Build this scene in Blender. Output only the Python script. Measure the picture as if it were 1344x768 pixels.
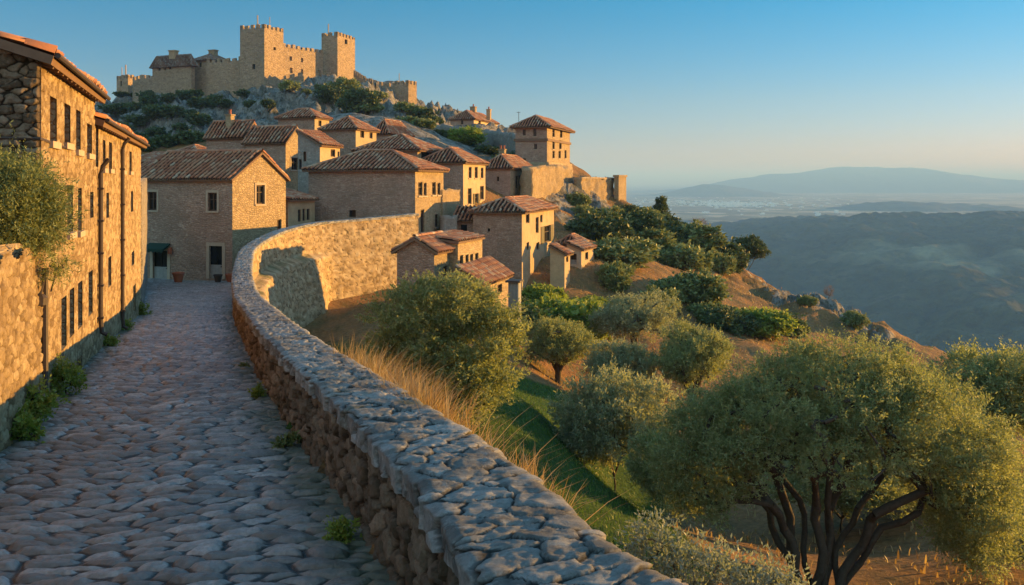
import bpy, math, random
import numpy as np
from mathutils import Vector, Matrix

sc = bpy.context.scene
for o in list(bpy.data.objects):
    bpy.data.objects.remove(o)
col = sc.collection
R = math.radians

# ------------------------------------------------------------------ camera, sky, sun, exposure
F, CX, HY = 1150.0, 672.0, 238.0          # focal length in photo pixels, principal column, horizon row
cam_d = bpy.data.cameras.new('camera')
cam_d.sensor_width = 36.0
cam_d.lens = F / 1344 * 36
cam_d.shift_y = -(384 - HY) / 1344
cam_d.clip_start = 0.05
cam_d.clip_end = 90000
cam = bpy.data.objects.new('camera', cam_d)
col.objects.link(cam)
cam.location = (0, 0, 0)
cam.rotation_euler = (R(90), 0, 0)
sc.camera = cam

SUN_AZ, SUN_EL = 68.0, 4.6                # azimuth clockwise from the view direction, elevation
world = bpy.data.worlds.new('World')
sc.world = world
world.use_nodes = True
wn = world.node_tree
for n in list(wn.nodes):
    wn.nodes.remove(n)
w_out = wn.nodes.new('ShaderNodeOutputWorld')
w_bg = wn.nodes.new('ShaderNodeBackground')
w_sky = wn.nodes.new('ShaderNodeTexSky')
w_sky.sky_type = 'NISHITA'
w_sky.sun_disc = False
w_sky.sun_elevation = R(SUN_EL)
w_sky.sun_rotation = R(SUN_AZ)
w_sky.altitude = 300
w_sky.air_density = 1.0
w_sky.dust_density = 0.35
w_sky.ozone_density = 4.6
w_bg.inputs['Strength'].default_value = 0.14
w_tc = wn.nodes.new('ShaderNodeTexCoord')
w_sx = wn.nodes.new('ShaderNodeSeparateXYZ')
w_rp = wn.nodes.new('ShaderNodeValToRGB')
w_mx = wn.nodes.new('ShaderNodeMix'); w_mx.data_type = 'RGBA'; w_mx.blend_type = 'MULTIPLY'; w_mx.inputs[0].default_value = 1.0
wn.links.new(w_tc.outputs['Generated'], w_sx.inputs[0])
wn.links.new(w_sx.outputs['Z'], w_rp.inputs[0])
SKY = [(0.0, (.96, .65, .72)), (.035, (1.0, .65, .72)), (.09, (.90, .65, .62)), (.20, (.24, .64, .60)), (.34, (1.05, 1.08, .82)), (.60, (2.4, 2.1, 1.55))]  # last stops brighten the sky above the frame as added fill
while len(w_rp.color_ramp.elements) < len(SKY):
    w_rp.color_ramp.elements.new(.5)
for e_, (p_, c_) in zip(w_rp.color_ramp.elements, SKY):
    e_.position = p_; e_.color = (*c_, 1)
wn.links.new(w_sky.outputs[0], w_mx.inputs[6]); wn.links.new(w_rp.outputs[0], w_mx.inputs[7])
# warm fill added to the unseen sky behind the viewer, brightening camera-facing walls
w_fill = wn.nodes.new('ShaderNodeMapRange'); w_fill.inputs['From Min'].default_value = .05; w_fill.inputs['From Max'].default_value = -.6
wn.links.new(w_sx.outputs['Y'], w_fill.inputs['Value'])
w_m2 = wn.nodes.new('ShaderNodeMix'); w_m2.data_type = 'RGBA'; w_m2.blend_type = 'MULTIPLY'; w_m2.inputs[7].default_value = (4.8, 2.4, 1.6, 1)
wn.links.new(w_fill.outputs[0], w_m2.inputs[0]); wn.links.new(w_mx.outputs[2], w_m2.inputs[6])
wn.links.new(w_m2.outputs[2], w_bg.inputs['Color'])
wn.links.new(w_bg.outputs[0], w_out.inputs['Surface'])

sun_d = bpy.data.lights.new('sun', 'SUN')
sun_d.energy = 5.0
sun_d.angle = R(0.5)
sun_d.color = (1.0, 0.58, 0.15)
sun = bpy.data.objects.new('sun', sun_d)
col.objects.link(sun)
SUN_DIR = Vector((math.sin(R(SUN_AZ)) * math.cos(R(SUN_EL)), math.cos(R(SUN_AZ)) * math.cos(R(SUN_EL)), math.sin(R(SUN_EL))))
sun.rotation_euler = SUN_DIR.to_track_quat('Z', 'Y').to_euler()
sun.location = (60, 20, 40)

sc.view_settings.view_transform = 'Standard'
sc.view_settings.look = 'None'
sc.view_settings.gamma = 1.0
sc.view_settings.use_curve_mapping = False
sc.view_settings.exposure = 1.72
sc.render.engine = 'CYCLES'
sc.cycles.use_denoising = True
sc.cycles.max_bounces = 4
sc.cycles.diffuse_bounces = 3
sc.cycles.glossy_bounces = 2
sc.cycles.transmission_bounces = 2
sc.cycles.volume_bounces = 0
sc.cycles.caustics_reflective = False
sc.cycles.caustics_refractive = False

def W(px, py, d):
    return Vector(((px - CX) / F * d, d, (HY - py) / F * d))
def ZP(py, d):
    return (HY - py) / F * d

# ------------------------------------------------------------------ numpy noise and cells
def ihash(a, b, s):
    a = np.asarray(a).astype(np.int64).astype(np.uint64)
    b = np.asarray(b).astype(np.int64).astype(np.uint64)
    h = a * np.uint64(374761393) + b * np.uint64(668265263) + np.uint64(s * 2246822519 + 97)
    h = (h ^ (h >> np.uint64(13))) * np.uint64(1274126177)
    h = h & np.uint64(0xFFFFFFFF)
    h = h ^ (h >> np.uint64(16))
    h = (h * np.uint64(2654435761)) & np.uint64(0xFFFFFFFF)
    h = h ^ (h >> np.uint64(15))
    return (h & np.uint64(0xFFFFFF)).astype(np.float64) / float(0xFFFFFF)
def vnoise(x, y, s=0):
    x = np.asarray(x, float); y = np.asarray(y, float)
    ix = np.floor(x); iy = np.floor(y)
    fx = x - ix; fy = y - iy
    fx = fx * fx * fx * (fx * (fx * 6 - 15) + 10); fy = fy * fy * fy * (fy * (fy * 6 - 15) + 10)
    a = ihash(ix, iy, s); b = ihash(ix + 1, iy, s); c = ihash(ix, iy + 1, s); d = ihash(ix + 1, iy + 1, s)
    return (a * (1 - fx) + b * fx) * (1 - fy) + (c * (1 - fx) + d * fx) * fy - 0.5
def fbm(x, y, oct=5, s=0, gain=0.5):
    t = 0; a = 1.0
    for k in range(oct):
        t = t + a * vnoise(x * 2 ** k + 17.3 * k, y * 2 ** k - 9.1 * k, s + k)
        a *= gain
    return t
def cells(u, v, su, sv, seed, jit=0.75, p=3.0, stagger=True, full=False):
    """irregular laid stones: returns edge distance (0 at a joint), random value, second random, offset from the seed"""
    U = u / su; V = v / sv
    jv = np.floor(V); 
    F1 = np.full(U.shape, 9.0); F2 = np.full(U.shape, 9.0)
    r1 = np.zeros(U.shape); r2 = np.zeros(U.shape); ox = np.zeros(U.shape); oy = np.zeros(U.shape)
    for dj in (-1, 0, 1):
        j = jv + dj
        off = np.where(np.mod(j, 2) == 0, 0.0, 0.5) if stagger else 0.0
        off = off + 0.6 * (ihash(j, j * 0 + 5, seed + 9) - .5)
        iu = np.floor(U - off)
        for di in (-2, -1, 0, 1, 2):
            i = iu + di
            a = ihash(i, j, seed); b = ihash(i, j, seed + 1); c = ihash(i, j, seed + 2)
            dx = U - (i + off + .5 + jit * (a - .5)); dy = V - (j + .5 + jit * .8 * (b - .5))
            w = 0.8 + 0.5 * c
            dist = (np.abs(dx / w) ** p + np.abs(dy) ** p) ** (1 / p)
            closer = dist < F1
            F2 = np.where(closer, F1, np.minimum(F2, dist))
            r1 = np.where(closer, ihash(i, j, seed + 3), r1)
            r2 = np.where(closer, ihash(i, j, seed + 4), r2)
            ox = np.where(closer, dx, ox); oy = np.where(closer, dy, oy)
            F1 = np.where(closer, dist, F1)
    if full:
        return F2 - F1, r1, r2, ox, oy, F1
    return F2 - F1, r1, r2, ox, oy
def sstep(x, a, b):
    t = np.clip((x - a) / (b - a), 0, 1)
    return t * t * (3 - 2 * t)

# ------------------------------------------------------------------ mesh helpers
def mesh_np(name, verts, quads, mats, cols=None, smooth=False, tris=None, midx=None):
    me = bpy.data.meshes.new(name)
    verts = np.asarray(verts, np.float32).reshape(-1, 3)
    me.vertices.add(len(verts))
    me.vertices.foreach_set('co', verts.ravel())
    loops = []; starts = []; n = 0
    if quads is not None and len(quads):
        q = np.asarray(quads, np.int32).reshape(-1, 4)
        loops.append(q.ravel()); starts.append(np.arange(len(q), dtype=np.int32) * 4); n = len(q) * 4
    if tris is not None and len(tris):
        t = np.asarray(tris, np.int32).reshape(-1, 3)
        loops.append(t.ravel()); starts.append(np.arange(len(t), dtype=np.int32) * 3 + n)
    L = np.concatenate(loops); S = np.concatenate(starts)
    me.loops.add(len(L)); me.loops.foreach_set('vertex_index', L)
    me.polygons.add(len(S)); me.polygons.foreach_set('loop_start', S)
    if midx is not None:
        me.polygons.foreach_set('material_index', np.asarray(midx, np.int32))
    if smooth:
        me.polygons.foreach_set('use_smooth', np.ones(len(S), bool))
    for m in (mats if isinstance(mats, (list, tuple)) else [mats]):
        me.materials.append(m)
    if cols is not None:
        a = me.color_attributes.new('Col', 'FLOAT_COLOR', 'POINT')
        c = np.ones((len(verts), 4), np.float32)
        cc = np.asarray(cols, np.float32)
        c[:, :cc.shape[1]] = cc
        a.data.foreach_set('color', c.ravel())
    me.update(calc_edges=True)
    me.validate()
    return me
def grid_quads(nu, nv, off=0):
    i, j = np.meshgrid(np.arange(nu - 1), np.arange(nv - 1), indexing='ij')
    a = i * nv + j + off
    return np.stack([a, a + nv, a + nv + 1, a + 1], -1).reshape(-1, 4)
def link(name, me, parent=None, **tags):
    o = bpy.data.objects.new(name, me)
    col.objects.link(o)
    if parent is not None:
        o.parent = parent
    for k, v in tags.items():
        o[k] = v
    return o
def thing(name, label, cat, loc=(0, 0, 0), rz=0, group=None, me=None):
    o = bpy.data.objects.new(name, me)
    col.objects.link(o)
    o.location = loc
    o.rotation_euler = (0, 0, rz)
    o['label'] = label; o['category'] = cat
    if group:
        o['group'] = group
    return o
class MB:
    def __init__(s):
        s.v = []; s.f = []; s.m = []
    def face(s, pts, m=0):
        n = len(s.v)
        s.v += [tuple(p) for p in pts]
        s.f.append(tuple(range(n, n + len(pts)))); s.m.append(m)
    def box(s, lo, hi, m=0):
        x0, y0, z0 = lo; x1, y1, z1 = hi
        n = len(s.v)
        s.v += [(x0, y0, z0), (x1, y0, z0), (x1, y1, z0), (x0, y1, z0), (x0, y0, z1), (x1, y0, z1), (x1, y1, z1), (x0, y1, z1)]
        for q in ((0, 3, 2, 1), (4, 5, 6, 7), (0, 1, 5, 4), (1, 2, 6, 5), (2, 3, 7, 6), (3, 0, 4, 7)):
            s.f.append(tuple(n + k for k in q)); s.m.append(m)
    def obox(s, O, U, V, N, u0, u1, v0, v1, n0, n1, m=0):
        n = len(s.v)
        for nn in (n0, n1):
            for (u, v) in ((u0, v0), (u1, v0), (u1, v1), (u0, v1)):
                s.v.append(tuple(O + U * u + V * v + N * nn))
        for q in ((0, 3, 2, 1), (4, 5, 6, 7), (0, 1, 5, 4), (1, 2, 6, 5), (2, 3, 7, 6), (3, 0, 4, 7)):
            s.f.append(tuple(n + k for k in q)); s.m.append(m)
    def tube(s, pts, rad, n=8, m=0, cap=True):
        base = len(s.v)
        pts = [Vector(p) for p in pts]
        rads = rad if isinstance(rad, (list, tuple)) else [rad] * len(pts)
        for i, p in enumerate(pts):
            t = (pts[min(i + 1, len(pts) - 1)] - pts[max(i - 1, 0)]).normalized()
            a = t.cross(Vector((0.31, 0.2, 0.93))).normalized() if abs(t.z) < .9 else t.cross(Vector((1, 0.1, 0))).normalized()
            b = t.cross(a)
            for k in range(n):
                an = 2 * math.pi * k / n
                s.v.append(tuple(p + (a * math.cos(an) + b * math.sin(an)) * rads[i]))
        for i in range(len(pts) - 1):
            for k in range(n):
                s.f.append((base + i * n + k, base + i * n + (k + 1) % n, base + (i + 1) * n + (k + 1) % n, base + (i + 1) * n + k)); s.m.append(m)
        if cap:
            s.f.append(tuple(base + k for k in range(n))[::-1]); s.m.append(m)
            s.f.append(tuple(base + (len(pts) - 1) * n + k for k in range(n))); s.m.append(m)
    def lathe(s, prof, c=(0, 0, 0), n=14, m=0):
        base = len(s.v)
        for (r, z) in prof:
            for k in range(n):
                an = 2 * math.pi * k / n
                s.v.append((c[0] + r * math.cos(an), c[1] + r * math.sin(an), c[2] + z))
        for i in range(len(prof) - 1):
            for k in range(n):
                s.f.append((base + i * n + k, base + i * n + (k + 1) % n, base + (i + 1) * n + (k + 1) % n, base + (i + 1) * n + k)); s.m.append(m)
        s.f.append(tuple(base + k for k in range(n))[::-1]); s.m.append(m)
        s.f.append(tuple(base + (len(prof) - 1) * n + k for k in range(n))); s.m.append(m)
    def mesh(s, name, mats, smooth=False):
        me = bpy.data.meshes.new(name)
        me.from_pydata(s.v, [], s.f)
        for m in (mats if isinstance(mats, (list, tuple)) else [mats]):
            me.materials.append(m)
        if any(s.m):
            me.polygons.foreach_set('material_index', s.m)
        if smooth:
            me.polygons.foreach_set('use_smooth', [True] * len(s.f))
        me.update()
        return me
    def build(s, name, mats, parent=None, smooth=False):
        return link(name, s.mesh(name, mats, smooth), parent)

# ------------------------------------------------------------------ materials
class NT:
    def __init__(s, name):
        s.m = bpy.data.materials.new(name)
        s.m.use_nodes = True
        s.t = s.m.node_tree
        for n in list(s.t.nodes):
            s.t.nodes.remove(n)
        s.out = s.t.nodes.new('ShaderNodeOutputMaterial')
    def n(s, typ, **kw):
        nd = s.t.nodes.new('ShaderNode' + typ)
        for k, v in kw.items():
            if k in nd.inputs.keys():
                if isinstance(v, bpy.types.NodeSocket):
                    s.t.links.new(v, nd.inputs[k])
                else:
                    nd.inputs[k].default_value = v
            else:
                setattr(nd, k, v)
        return nd
    def l(s, a, b):
        s.t.links.new(a, b)
    def mix(s, f, a, b, blend='MIX'):
        nd = s.t.nodes.new('ShaderNodeMix'); nd.data_type = 'RGBA'; nd.blend_type = blend
        for sock, v in ((nd.inputs[0], f), (nd.inputs[6], a), (nd.inputs[7], b)):
            if isinstance(v, bpy.types.NodeSocket):
                s.t.links.new(v, sock)
            else:
                sock.default_value = v if isinstance(v, (int, float)) else (tuple(v) + (1,))[:4]
        return nd.outputs[2]
    def math(s, op, a, b=0.0, clamp=False):
        nd = s.t.nodes.new('ShaderNodeMath'); nd.operation = op; nd.use_clamp = clamp
        for sock, v in ((nd.inputs[0], a), (nd.inputs[1], b)):
            if isinstance(v, bpy.types.NodeSocket):
                s.t.links.new(v, sock)
            else:
                sock.default_value = v
        return nd.outputs[0]
    def ramp(s, fac, stops, interp='LINEAR'):
        nd = s.t.nodes.new('ShaderNodeValToRGB'); cr = nd.color_ramp; cr.interpolation = interp
        while len(cr.elements) < len(stops):
            cr.elements.new(0.5)
        for e, (p, c) in zip(cr.elements, stops):
            e.position = p; e.color = (tuple(c) + (1,))[:4] if not isinstance(c, (int, float)) else (c, c, c, 1)
        s.t.links.new(fac, nd.inputs[0])
        return nd.outputs[0]
    def noise(s, vec, scale, detail=4, rough=.55, dist=0.0):
        nd = s.n('TexNoise', Scale=scale, Detail=detail, Roughness=rough, Distortion=dist)
        if vec is not None:
            s.l(vec, nd.inputs['Vector'])
        return nd.outputs['Fac']
    def coords(s, scale=(1, 1, 1)):
        tc = s.n('TexCoord')
        mp = s.n('Mapping')
        mp.inputs['Scale'].default_value = scale
        s.l(tc.outputs['Object'], mp.inputs['Vector'])
        return mp.outputs[0]
    def surf(s, color, rough=.85, height=None, hdist=.02, hstr=1.0, spec=.25):
        b = s.n('BsdfPrincipled', Roughness=rough)
        b.inputs['Specular IOR Level'].default_value = spec
        if isinstance(color, bpy.types.NodeSocket):
            s.l(color, b.inputs['Base Color'])
        else:
            b.inputs['Base Color'].default_value = (tuple(color) + (1,))[:4]
        if height is not None:
            bp = s.n('Bump', Strength=hstr, Distance=hdist)
            s.l(height, bp.inputs['Height'])
            s.l(bp.outputs[0], b.inputs['Normal'])
        s.l(b.outputs[0], s.out.inputs['Surface'])
        return s.m

def mat_stone(name, cols, mortar, scale=3.2, zs=1.6, joint=.07, hd=.035, stain=(.16, .13, .10), stain_amt=.45, warp=.35):
    """random rubble: 3-D cells in object space, flattened into courses"""
    t = NT(name)
    tc = t.n('TexCoord').outputs['Object']
    oi = t.n('ObjectInfo').outputs['Random']
    wv = t.n('TexNoise', Scale=scale * .8, Detail=2.0)
    t.l(tc, wv.inputs['Vector'])
    va = t.n('VectorMath', operation='SUBTRACT'); t.l(wv.outputs['Color'], va.inputs[0]); va.inputs[1].default_value = (.5, .5, .5)
    vs = t.n('VectorMath', operation='SCALE'); t.l(va.outputs[0], vs.inputs[0]); vs.inputs['Scale'].default_value = warp / scale
    vb = t.n('VectorMath', operation='ADD'); t.l(tc, vb.inputs[0]); t.l(vs.outputs[0], vb.inputs[1])
    mp = t.n('Mapping'); mp.inputs['Scale'].default_value = (scale, scale, scale * zs); t.l(vb.outputs[0], mp.inputs['Vector'])
    v1 = t.n('TexVoronoi', feature='F1'); v1.inputs['Scale'].default_value = 1; t.l(mp.outputs[0], v1.inputs['Vector'])
    v2 = t.n('TexVoronoi', feature='DISTANCE_TO_EDGE'); v2.inputs['Scale'].default_value = 1; t.l(mp.outputs[0], v2.inputs['Vector'])
    sep = t.n('SeparateColor'); t.l(v1.outputs['Color'], sep.inputs[0])
    c = t.ramp(sep.outputs[0], [(i / (len(cols) - 1), k) for i, k in enumerate(cols)])
    fine = t.noise(tc, scale * 9, 5, .65)
    c = t.mix(t.math('MULTIPLY', t.ramp(fine, [(.3, 0), (.75, 1)]), .5), c, tuple(k * .55 for k in cols[0]))
    big = t.noise(tc, .45, 5, .6)
    c = t.mix(t.math('MULTIPLY', t.ramp(big, [(.45, 0), (.7, 1)]), stain_amt), c, stain)
    mid = t.noise(tc, 1.7, 6, .68, .8)
    c = t.mix(t.math('MULTIPLY', t.ramp(mid, [(.46, 0), (.62, 1)]), .55), c, tuple(k * .58 for k in cols[1]))
    c = t.mix(t.math('MULTIPLY', t.ramp(mid, [(.30, 1), (.42, 0)]), .5), c, tuple(min(.62, k * 1.18) for k in cols[-1]))
    edge = t.ramp(v2.outputs['Distance'], [(0.0, 0), (joint, 1)])
    fade = t.ramp(t.noise(tc, scale * .55, 3, .6), [(.38, 0), (.62, .85)])
    edge = t.math('MAXIMUM', edge, fade)
    c = t.mix(edge, mortar, c)
    hue = t.n('HueSaturation'); t.l(c, hue.inputs['Color'])
    t.l(t.math('ADD', t.math('MULTIPLY', oi, .24), .88), hue.inputs['Value'])
    h1 = t.ramp(v2.outputs['Distance'], [(0.0, 0), (joint * 1.2, .7), (.35, 1)])
    h = t.math('ADD', t.math('MULTIPLY', h1, t.math('ADD', t.math('MULTIPLY', sep.outputs[1], .6), .5)), t.math('MULTIPLY', fine, .35))
    return t.surf(hue.outputs[0], .9, h, hd, 1.0, .15)

def mat_plain(name, c, rough=.7, var=.25, scale=8, bump=.004):
    t = NT(name)
    tc = t.n('TexCoord').outputs['Object']
    f = t.noise(tc, scale, 5, .6)
    cc = t.mix(t.math('MULTIPLY', f, 1.0), tuple(k * (1 - var) for k in c), tuple(min(1, k * (1 + var)) for k in c))
    return t.surf(cc, rough, f, bump)

M = {}
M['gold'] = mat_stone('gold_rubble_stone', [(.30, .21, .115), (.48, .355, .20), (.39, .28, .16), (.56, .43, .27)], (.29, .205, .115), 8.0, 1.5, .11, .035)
M['gold_fine'] = mat_stone('gold_coursed_stone', [(.28, .20, .11), (.50, .375, .22), (.40, .29, .17)], (.24, .175, .10), 4.6, 1.9, .10, .04, (.22, .16, .10), .5)
M['brick'] = mat_stone('pinkish_coursed_stone', [(.31, .19, .13), (.50, .33, .235), (.40, .255, .18), (.55, .39, .29)], (.24, .155, .11), 4.8, 2.1, .11, .045, (.17, .125, .09), .5)
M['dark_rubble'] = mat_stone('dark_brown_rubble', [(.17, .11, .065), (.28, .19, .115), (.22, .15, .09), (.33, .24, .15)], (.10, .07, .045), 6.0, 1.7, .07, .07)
M['castle'] = mat_stone('castle_masonry', [(.25, .175, .105), (.46, .34, .215), (.36, .26, .16)], (.22, .16, .095), 1.6, 1.9, .08, .10, (.25, .18, .11), .6)
M['grey_rubble'] = mat_stone('grey_rubble', [(.24, .21, .18), (.34, .30, .25), (.29, .25, .21), (.38, .34, .29)], (.20, .17, .14), 6.0, 1.4)
M['render'] = mat_stone('worn_ochre_render', [(.44, .32, .19), (.48, .36, .215), (.46, .34, .20)], (.43, .31, .185), 2.0, 1.4, .03, .006, (.28, .20, .12), .75)
M['trim'] = mat_plain('pale_dressed_stone', (.36, .28, .2), .85, .25, 6)
M['glass'] = mat_plain('dark_window_glass', (.012, .013, .014), .12, .4, 3, 0)
M['frame'] = mat_plain('dark_brown_wood', (.07, .04, .025), .7, .35, 9)
M['palewood'] = mat_plain('weathered_grey_wood', (.24, .23, .21), .85, .3, 9)
M['shutter'] = mat_plain('brown_green_shutter', (.10, .085, .05), .75, .3, 9)
M['iron'] = mat_plain('rusty_iron', (.055, .04, .032), .6, .35, 20)
M['awning'] = mat_plain('dark_green_canvas', (.010, .032, .022), .85, .25, 12)
M['terracotta'] = mat_plain('terracotta', (.33, .10, .05), .8, .2, 12)
M['plaster'] = mat_plain('old_plaster', (.4, .31, .22), .9, .22, 3)
M['eave'] = mat_plain('eave_boards', (.15, .09, .055), .8, .3, 7)

def mat_tile(name='old_clay_tiles', k=(1, 1, 1)):
    t = NT(name)
    at = t.n('VertexColor', layer_name='Col').outputs[0]
    tc = t.n('TexCoord').outputs['Object']
    sep = t.n('SeparateColor'); t.l(at, sep.inputs[0])
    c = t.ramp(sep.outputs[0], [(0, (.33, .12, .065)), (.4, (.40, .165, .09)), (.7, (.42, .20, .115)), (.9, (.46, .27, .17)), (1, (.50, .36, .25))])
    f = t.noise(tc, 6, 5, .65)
    c = t.mix(sep.outputs[1], t.mix(1.0, c, (.11, .09, .085), 'MULTIPLY'), c)  # pan channels painted dark: stain plus the shade between the cover tiles
    c = t.mix(t.ramp(f, [(.58, 0), (.78, .3)]), c, (.2, .16, .12))
    g = t.noise(tc, 1.1, 4, .6)
    c = t.mix(t.ramp(g, [(.5, 0), (.7, .35)]), c, (.16, .09, .06))
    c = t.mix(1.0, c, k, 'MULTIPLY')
    return t.surf(c, .85, t.noise(tc, 30, 3), .006)
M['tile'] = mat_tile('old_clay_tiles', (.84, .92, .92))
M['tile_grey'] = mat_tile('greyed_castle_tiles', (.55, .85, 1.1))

def mat_leaf(name, c0, c1, c2, trans=.36, tcol=1.45):
    t = NT(name)
    at = t.n('VertexColor', layer_name='Col').outputs[0]
    sep = t.n('SeparateColor'); t.l(at, sep.inputs[0])
    c = t.ramp(sep.outputs[0], [(0, c0), (.5, c1), (1, c2)])
    d = t.n('BsdfPrincipled', Roughness=.55); d.inputs['Specular IOR Level'].default_value = .3
    t.l(c, d.inputs['Base Color'])
    tr = t.n('BsdfTranslucent'); t.l(t.mix(1.0, c, (tcol, tcol, tcol * .6), 'MULTIPLY'), tr.inputs['Color'])
    mx = t.n('MixShader', Fac=trans); t.l(d.outputs[0], mx.inputs[1]); t.l(tr.outputs[0], mx.inputs[2])
    t.l(mx.outputs[0], t.out.inputs['Surface'])
    return t.m
M['olive'] = mat_leaf('olive_leaves', (.085, .112, .045), (.175, .20, .078), (.30, .315, .15), .42, 1.5)
M['olive_pale'] = mat_leaf('silvery_olive_leaves', (.115, .14, .08), (.22, .24, .135), (.33, .34, .215), .42, 1.45)
M['green'] = mat_leaf('bright_green_leaves', (0.070, 0.116, 0.018), (0.155, 0.209, 0.034), (0.265, 0.296, 0.062))
M['dark'] = mat_leaf('dark_green_leaves', (0.031, 0.050, 0.020), (0.056, 0.084, 0.028), (0.098, 0.126, 0.049), .2)
M['sage'] = mat_leaf('grey_sage_leaves', (.11, .14, .11), (.17, .20, .155), (.24, .27, .21))
M['shrub'] = mat_leaf('hill_shrub_leaves', (0.077, 0.106, 0.035), (0.144, 0.173, 0.058), (0.230, 0.250, 0.096), .2)
M['drygrass'] = mat_leaf('dry_grass_blades', (.20, .12, .05), (.33, .21, .09), (.42, .30, .15), .35)
M['grass'] = mat_leaf('green_grass_blades', (0.039, 0.078, 0.013), (0.065, 0.130, 0.018), (0.117, 0.176, 0.033), .3)
M['bare'] = mat_leaf('bare_twigs', (.13, .085, .07), (.17, .115, .10), (.2, .14, .12), .1)
M['bark'] = mat_plain('dark_olive_bark', (.065, .048, .034), .95, .5, 14, .03)

# ------------------------------------------------------------------ the lane, the parapet line and the terrain
def cat_rom(pts, n=40):
    P = [np.array(p, float) for p in pts]
    P = [2 * P[0] - P[1]] + P + [2 * P[-1] - P[-2]]
    out = []
    for i in range(1, len(P) - 2):
        for k in range(n):
            t = k / n
            out.append(.5 * ((2 * P[i]) + (-P[i - 1] + P[i + 1]) * t + (2 * P[i - 1] - 5 * P[i] + 4 * P[i + 1] - P[i + 2]) * t * t + (-P[i - 1] + 3 * P[i] - 3 * P[i + 1] + P[i + 2]) * t ** 3))
    out.append(P[-2])
    return np.array(out)
# inner top edge of the parapet: x, y, top z
PAR = [(2.6, -3.0, -1.05), (1.0, 1.2, -1.36), (-.06, 3.33, -1.53), (-.54, 4.9, -1.655), (-1.7, 8, -1.89), (-3.4, 12.3, -2.215), (-5.6, 18.4, -2.69),
       (-7.85, 24.8, -3.14), (-9.7, 30.5, -3.2), (-11.3, 36, -3.17), (-12.5, 40.5, -3.11), (-13.0, 44.5, -2.92), (-12.7, 48, -2.6), (-11.6, 51, -2.38), (-9.6, 53.8, -2.28), (-6.5, 57.6, -2.1)]
PATH = cat_rom(PAR)
_seg = np.r_[0, np.cumsum(np.hypot(*(np.diff(PATH[:, :2], axis=0).T)))]
def road_z(y):
    y = np.asarray(y, float)
    return -2.55 - .076 * (np.minimum(y, 40) - 5.5) - .052 * np.clip(y - 40, 0, 30)
def path_x(y):
    k = np.argmax(PATH[:, 0] == PATH[:, 0].min())
    return np.interp(y, PATH[:k, 1], PATH[:k, 0])
def facade_x(y):
    return -2.27 - .345 * np.asarray(y, float)

CTRL = [  # px, py, distance
    (690, 520, 31), (680, 490, 41), (740, 690, 15), (800, 712, 18), (860, 700, 21), (1000, 745, 19), (1080, 800, 18.5), (895, 697, 25), (810, 655, 31),
    (735, 503, 46), (640, 418, 47), (690, 395, 60), (750, 352, 66), (885, 532, 42), (960, 485, 55), (1000, 440, 66), (900, 402, 68), (820, 376, 68),
    (1050, 425, 80), (1120, 438, 80), (1200, 478, 64), (1300, 570, 40), (1344, 640, 28), (1344, 790, 18), (1500, 800, 18), (1500, 640, 30),
    (822, 265, 103), (860, 292, 108), (930, 326, 110), (985, 362, 110), (1040, 387, 100), (1100, 413, 92), (1160, 446, 82), (1250, 492, 65),
    (820, 300, 92), (760, 300, 85), (790, 268, 99), (735, 262, 90), (748, 240, 96), (690, 268, 83), (620, 276, 73), (600, 300, 68), (560, 232, 73), (450, 210, 80), (400, 200, 85),
    (395, 190, 92), (440, 150, 112), (500, 170, 105), (580, 205, 100), (650, 203, 112), (592, 172, 128), (653, 176, 126),
    (205, 126, 205), (265, 120, 203), (315, 120, 201), (347, 122, 199), (372, 112, 200), (425, 109, 202), (445, 109, 200), (470, 112, 200), (520, 134, 200), (547, 142, 200), (575, 168, 165),
    (153, 132, 216), (145, 142, 200), (240, 158, 160), (300, 158, 160), (380, 135, 165), (430, 132, 168), (500, 145, 160), (200, 192, 118), (300, 190, 115), (140, 190, 130), (60, 180, 130),
    (555, 180, 125), (-200, 190, 130), (-100, 130, 210), (0, 360, 48), (250, 372, 50), (345, 372, 50), (250, 330, 62), (480, 300, 64), (520, 296, 66), (1700, 700, 30), (1700, 560, 45),
]
pts = [tuple(W(*c)) for c in CTRL]
# the ground just outside the parapet
_n = len(PATH)
_t = np.gradient(PATH[:, :2], axis=0); _t /= np.linalg.norm(_t, axis=1)[:, None]
PNRM = np.stack([_t[:, 1], -_t[:, 0]], 1)           # outward (valley) side
for i in range(0, _n, 30):
    x, y, z = PATH[i]
    if y > 56: continue
    below = np.interp(y, [0, 5, 9, 14, 24, 34, 44, 58], [.55, .55, .6, 1.2, 3.2, 4.2, 4.9, 4.6])
    for off, extra in ((.75, 0), (1.5, .55), (3.2, np.interp(y, [0, 10, 20, 30, 44, 58], [2.1, 2.1, 1.2, .3, .1, .1]))):
        pts.append((x + PNRM[i, 0] * (off + .1), y + PNRM[i, 1] * (off + .1), z - below - extra))
pts += [(4.0, 3, -4.0), (8, 2, -5.6), (14, 6, -7.5), (5.5, 10, -5.7), (-2.2, 26, -6.9), (-5.5, 40, -7.7), (-4, 33, -7.4)]
pts = np.array(pts)
def tps_fit(P, lam=.6):
    n = len(P); S = 1 / 50.0
    X = P[:, :2] * S
    r2 = ((X[:, None] - X[None]) ** 2).sum(-1)
    K = np.where(r2 > 0, r2 * np.log(r2 + 1e-12), 0) + np.eye(n) * lam * 1e-3
    Q = np.c_[np.ones(n), X]
    A = np.block([[K, Q], [Q.T, np.zeros((3, 3))]])
    w = np.linalg.solve(A, np.r_[P[:, 2], 0, 0, 0])
    def ev(x, y):
        x = np.asarray(x, float) * S; y = np.asarray(y, float) * S
        z = w[n] + w[n + 1] * x + w[n + 2] * y
        for k in range(n):
            rr = (x - X[k, 0]) ** 2 + (y - X[k, 1]) ** 2
            z = z + w[k] * rr * np.log(rr + 1e-12)
        return z
    return ev
TPS = tps_fit(pts)
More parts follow.
